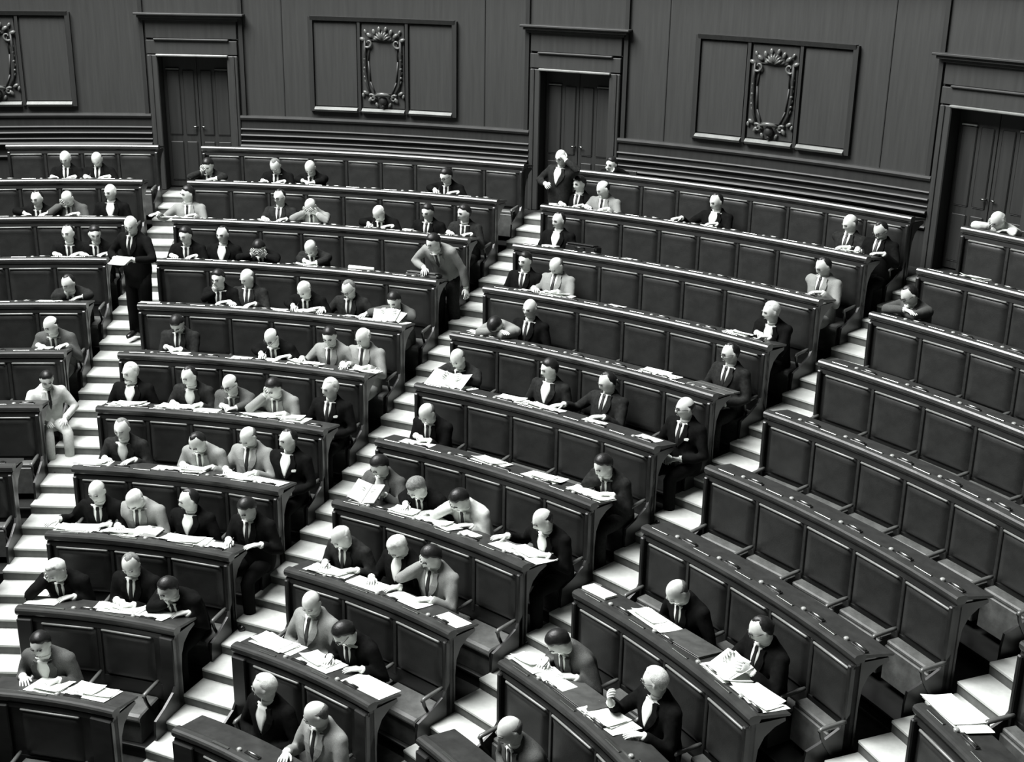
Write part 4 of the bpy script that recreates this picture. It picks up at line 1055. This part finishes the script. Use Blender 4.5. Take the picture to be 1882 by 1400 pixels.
for (sec, k, th, dr, w, d, kind) in sorted(PAPERS, key=lambda q: (q[0], q[1], q[2])):
    key = (sec, k); cnt[key] = cnt.get(key, 0) + 1; nth = ORD[cnt[key]]
    seed = hash((k, round(th * 1e4))) & 1023
    rs = random.Random(seed)
    mw = desk_frame(sec, k, th, dr) @ Matrix.Rotation(rs.uniform(-.12, .12), 4, 'Z') @ Matrix.Translation((0, 0, .0012))
    where = '%s on the %s desk from the wall, %s' % (nth, ORD[11 - k], {'Z': 'left edge block', 'A': 'left centre block', 'M': 'middle block', 'R': 'right block', 'S': 'bottom right block'}[sec])
    if kind in ('s', 'p'):
        o = obj('paper_stack' if kind == 'p' else 'paper_sheet', None, None, mw)
        tag(o, ('loose white papers, ' if kind == 'p' else 'white sheet, ') + where, 'paper', 'papers on the desks')
        n = 4 if kind == 'p' else 1
        for q in range(n):
            f = 1 if q == 0 else rs.uniform(.6, .9)
            x = 0 if q == 0 else rs.uniform(-.2, .2) * w
            ml = Matrix.Translation((x, rs.uniform(-.03, .03) * (q > 0), .003 * q)) @ Matrix.Rotation(rs.uniform(-.25, .25) * (q > 0), 4, 'Z')
            obj('sheet', sheet_mesh(w * f, d * min(1, f + .1), 4, seed + q, .0015, .006 + .004 * q, dog=.01 * (q > 1)), o, ml)
    elif kind == 'c':
        o = obj('paper_pad', MB().bbox(-w / 2, w / 2, -d / 2, d / 2, 0, .022, .002).mesh('paper_pad', 'paper'), None, mw)
        tag(o, 'small white pad, ' + where, 'paper', 'pads on the desks')
    elif kind == 'r':
        mb = MB(); mb.tube([(-w / 2, 0, .028), (w / 2, .01, .028)], [.026, .028], 10)
        o = obj('paper_roll', mb.mesh('paper_roll', 'paper', True), None, mw); tag(o, 'rolled white newspaper, ' + where, 'paper')
    elif kind == 'f':
        o = obj('folder', None, None, mw); tag(o, 'dark leather folder, ' + where, 'folder', 'dark folders on the desks')
        obj('cover', MB().bbox(-w / 2, w / 2, -d / 2, d / 2, 0, .006, .002).mesh('cover', 'folder'), o)
        obj('pages', MB().bbox(-w / 2 + .01, w / 2 - .012, -d / 2 + .01, d / 2 - .01, .006, .014, .002).mesh('pages', 'paper_grey'), o)
        obj('cover', MB().bbox(-w / 2, w / 2, -d / 2, d / 2, .014, .020, .002).mesh('cover', 'folder'), o)
    elif kind == 'b':
        o = obj('open_book', None, None, mw); tag(o, 'open book with dark cover, ' + where, 'book')
        obj('cover', MB().bbox(-w / 2, w / 2, -d / 2, d / 2, 0, .006, .002).mesh('cover', 'black_leather'), o)
        for sg in (-1, 1):
            R = [[(sg * x * w / 2 * .95, y, .006 + h) for y, h in ((-d / 2 * .95, 0), (d / 2 * .95, 0), (d / 2 * .95, hh), (-d / 2 * .95, hh))] for x, hh in ((0.01, .014), (.15, .034), (.5, .03), (.9, .022), (1.0, .012))]
            obj('pages', MB().rings(R).mesh('pages', 'paper'), o)
def find(lab):
    for e in PEOPLE:
        if lab in e[-1]:
            sc = person_scale(e[1]); return frame(e[2], rk(e[1]) - .24, fl(e[1])), sc
def held(lab, y=.40, z=.14, tilt=.9):
    f, sc = find(lab); return f @ Matrix.Translation((0, y, .80 + z)) @ Matrix.Rotation(tilt, 4, 'X')
# newspaper in two leaves
o = tag(obj('newspaper', None, None, held('white newspaper', .42, .065, -.38)), 'open white newspaper held up by a bald man', 'newspaper')
for sg in (-1, 1):
    obj('page', sheet_mesh(.24, .32, 5, 4 + sg, .0015, .02, 'page', 'paper'), o, Matrix.Translation((sg * .118, 0, 0)) @ Matrix.Rotation(-sg * .18, 4, 'Y'))
o = tag(obj('book', None, None, held('black book', .40, .11, -.5)), 'black-covered book held by the man in grey by the stairs', 'book')
for sg in (-1, 1):
    ml = Matrix.Translation((sg * .085, 0, 0)) @ Matrix.Rotation(-sg * .3, 4, 'Y')
    obj('cover', MB().bbox(-.088, .088, -.13, .13, -.006, 0, .002).mesh('cover', 'black_leather'), o, ml)
    obj('pages', MB().bbox(-.082, .082, -.122, .122, 0, .014, .003).mesh('pages', 'paper'), o, ml)
o = tag(obj('held_papers', None, None, held('holding up white papers', .42, .06, -.4)), 'white papers held up near the stairs, fourth row', 'paper')
for q in range(3): obj('sheet', sheet_mesh(.24, .28, 4, q, .0015, .02), o, Matrix.Translation((.06 * q - .08, 0, .006 * q)) @ Matrix.Rotation(.25 * q - .2, 4, 'Z'))
o = tag(obj('held_papers', None, None, held('reading loose sheets', .42, .07, -.3)), 'loose white sheets held by the man with glasses in the right block', 'paper')
for q in range(2): obj('sheet', sheet_mesh(.26, .32, 4, 9 + q, .0015, .02), o, Matrix.Translation((.03 * q, 0, .006 * q)) @ Matrix.Rotation(.2 * q - .1, 4, 'Z'))
_fr = frame(.835, 10.80, aisle_floor(10.80)) @ Matrix.Rotation(-.3, 4, 'Z')
o = tag(obj('held_paper', None, None, _fr @ Matrix.Translation((-.06, .42, 1.09)) @ Matrix.Rotation(-.3, 4, 'X')), 'white paper held by the man standing on the left stairs', 'paper')
obj('sheet', sheet_mesh(.24, .2, 4, 3, .0015, .02), o)
# black briefcase
def case(w, d, h, mat, nm, label, mw):
    o = tag(obj(nm, None, None, mw), label, 'briefcase')
    R = [[(sx * (w / 2 - e), sy * (d / 2 - e), z) for sx, sy in ((-1, -1), (1, -1), (1, 1), (-1, 1))] for z, e in ((0, .01), (.012, 0), (h - .025, .004), (h - .006, .02), (h, .04))]
    obj('case_body', MB().rings(R).mesh('case_body', mat), o)
    obj('flap', MB().bbox(-w / 2 + .015, w / 2 - .015, -d * .15, d / 2 + .004, h - .012, h + .006, .004).mesh('flap', mat), o)
    obj('handle', MB().tube([(-.06, d / 2, h * .6), (-.055, d / 2 + .03, h * .62), (0, d / 2 + .04, h * .63), (.055, d / 2 + .03, h * .62), (.06, d / 2, h * .6)], .008, 7).mesh('handle', mat, True), o)
    obj('clasp', MB().bbox(-w / 2 - .004, -w / 2 + .03, d * .2, d * .4, h * .4, h * .7, .004).mesh('clasp', 'brass'), o)
    return o
T_A, T_B, T_C = 1.3035, 1.1543, 1.55
case(.40, .22, .10, 'black_leather', 'briefcase', 'shiny black briefcase lying on the desk beside a man in black', desk_frame('M', 8, T_A, .26) @ Matrix.Translation((0, 0, .001)))
case(.42, .20, .06, 'folder', 'document_case', 'worn dark document case under the rising man in light jacket', desk_frame('A', 7, T_B, .26) @ Matrix.Translation((0, 0, .001)))
o = tag(obj('portfolio', None, None, desk_frame('M', 6, T_C, .26) @ Matrix.Translation((0, 0, .001))), 'dark leather portfolio under a white page beside the right stairs', 'folder')
obj('cover', MB().bbox(-.25, .25, -.15, .15, 0, .012, .004).mesh('cover', 'folder'), o)
obj('flap', MB().bbox(-.25, .25, -.15, -.02, .012, .018, .003).mesh('flap', 'folder'), o)
PENS = [e for e in PEOPLE if e[8] == 'write']
penm = MB().tube([(0, 0, 0), (-.02, -.03, .05), (-.045, -.065, .11)], [.0015, .0045, .004], 6).mesh('pen', 'tray_black', True)
for e in PENS:
    sc = person_scale(e[1])
    o = obj('pen', penm, None, frame(e[2], rk(e[1]) - .24, fl(e[1])) @ Matrix.Translation((.085 * sc, .415 * sc, .795)))
    tag(o, 'pen in the hand of the ' + ' '.join(e[-1].replace(',', '').split()[:10]), 'pen', 'pens in writing hands')
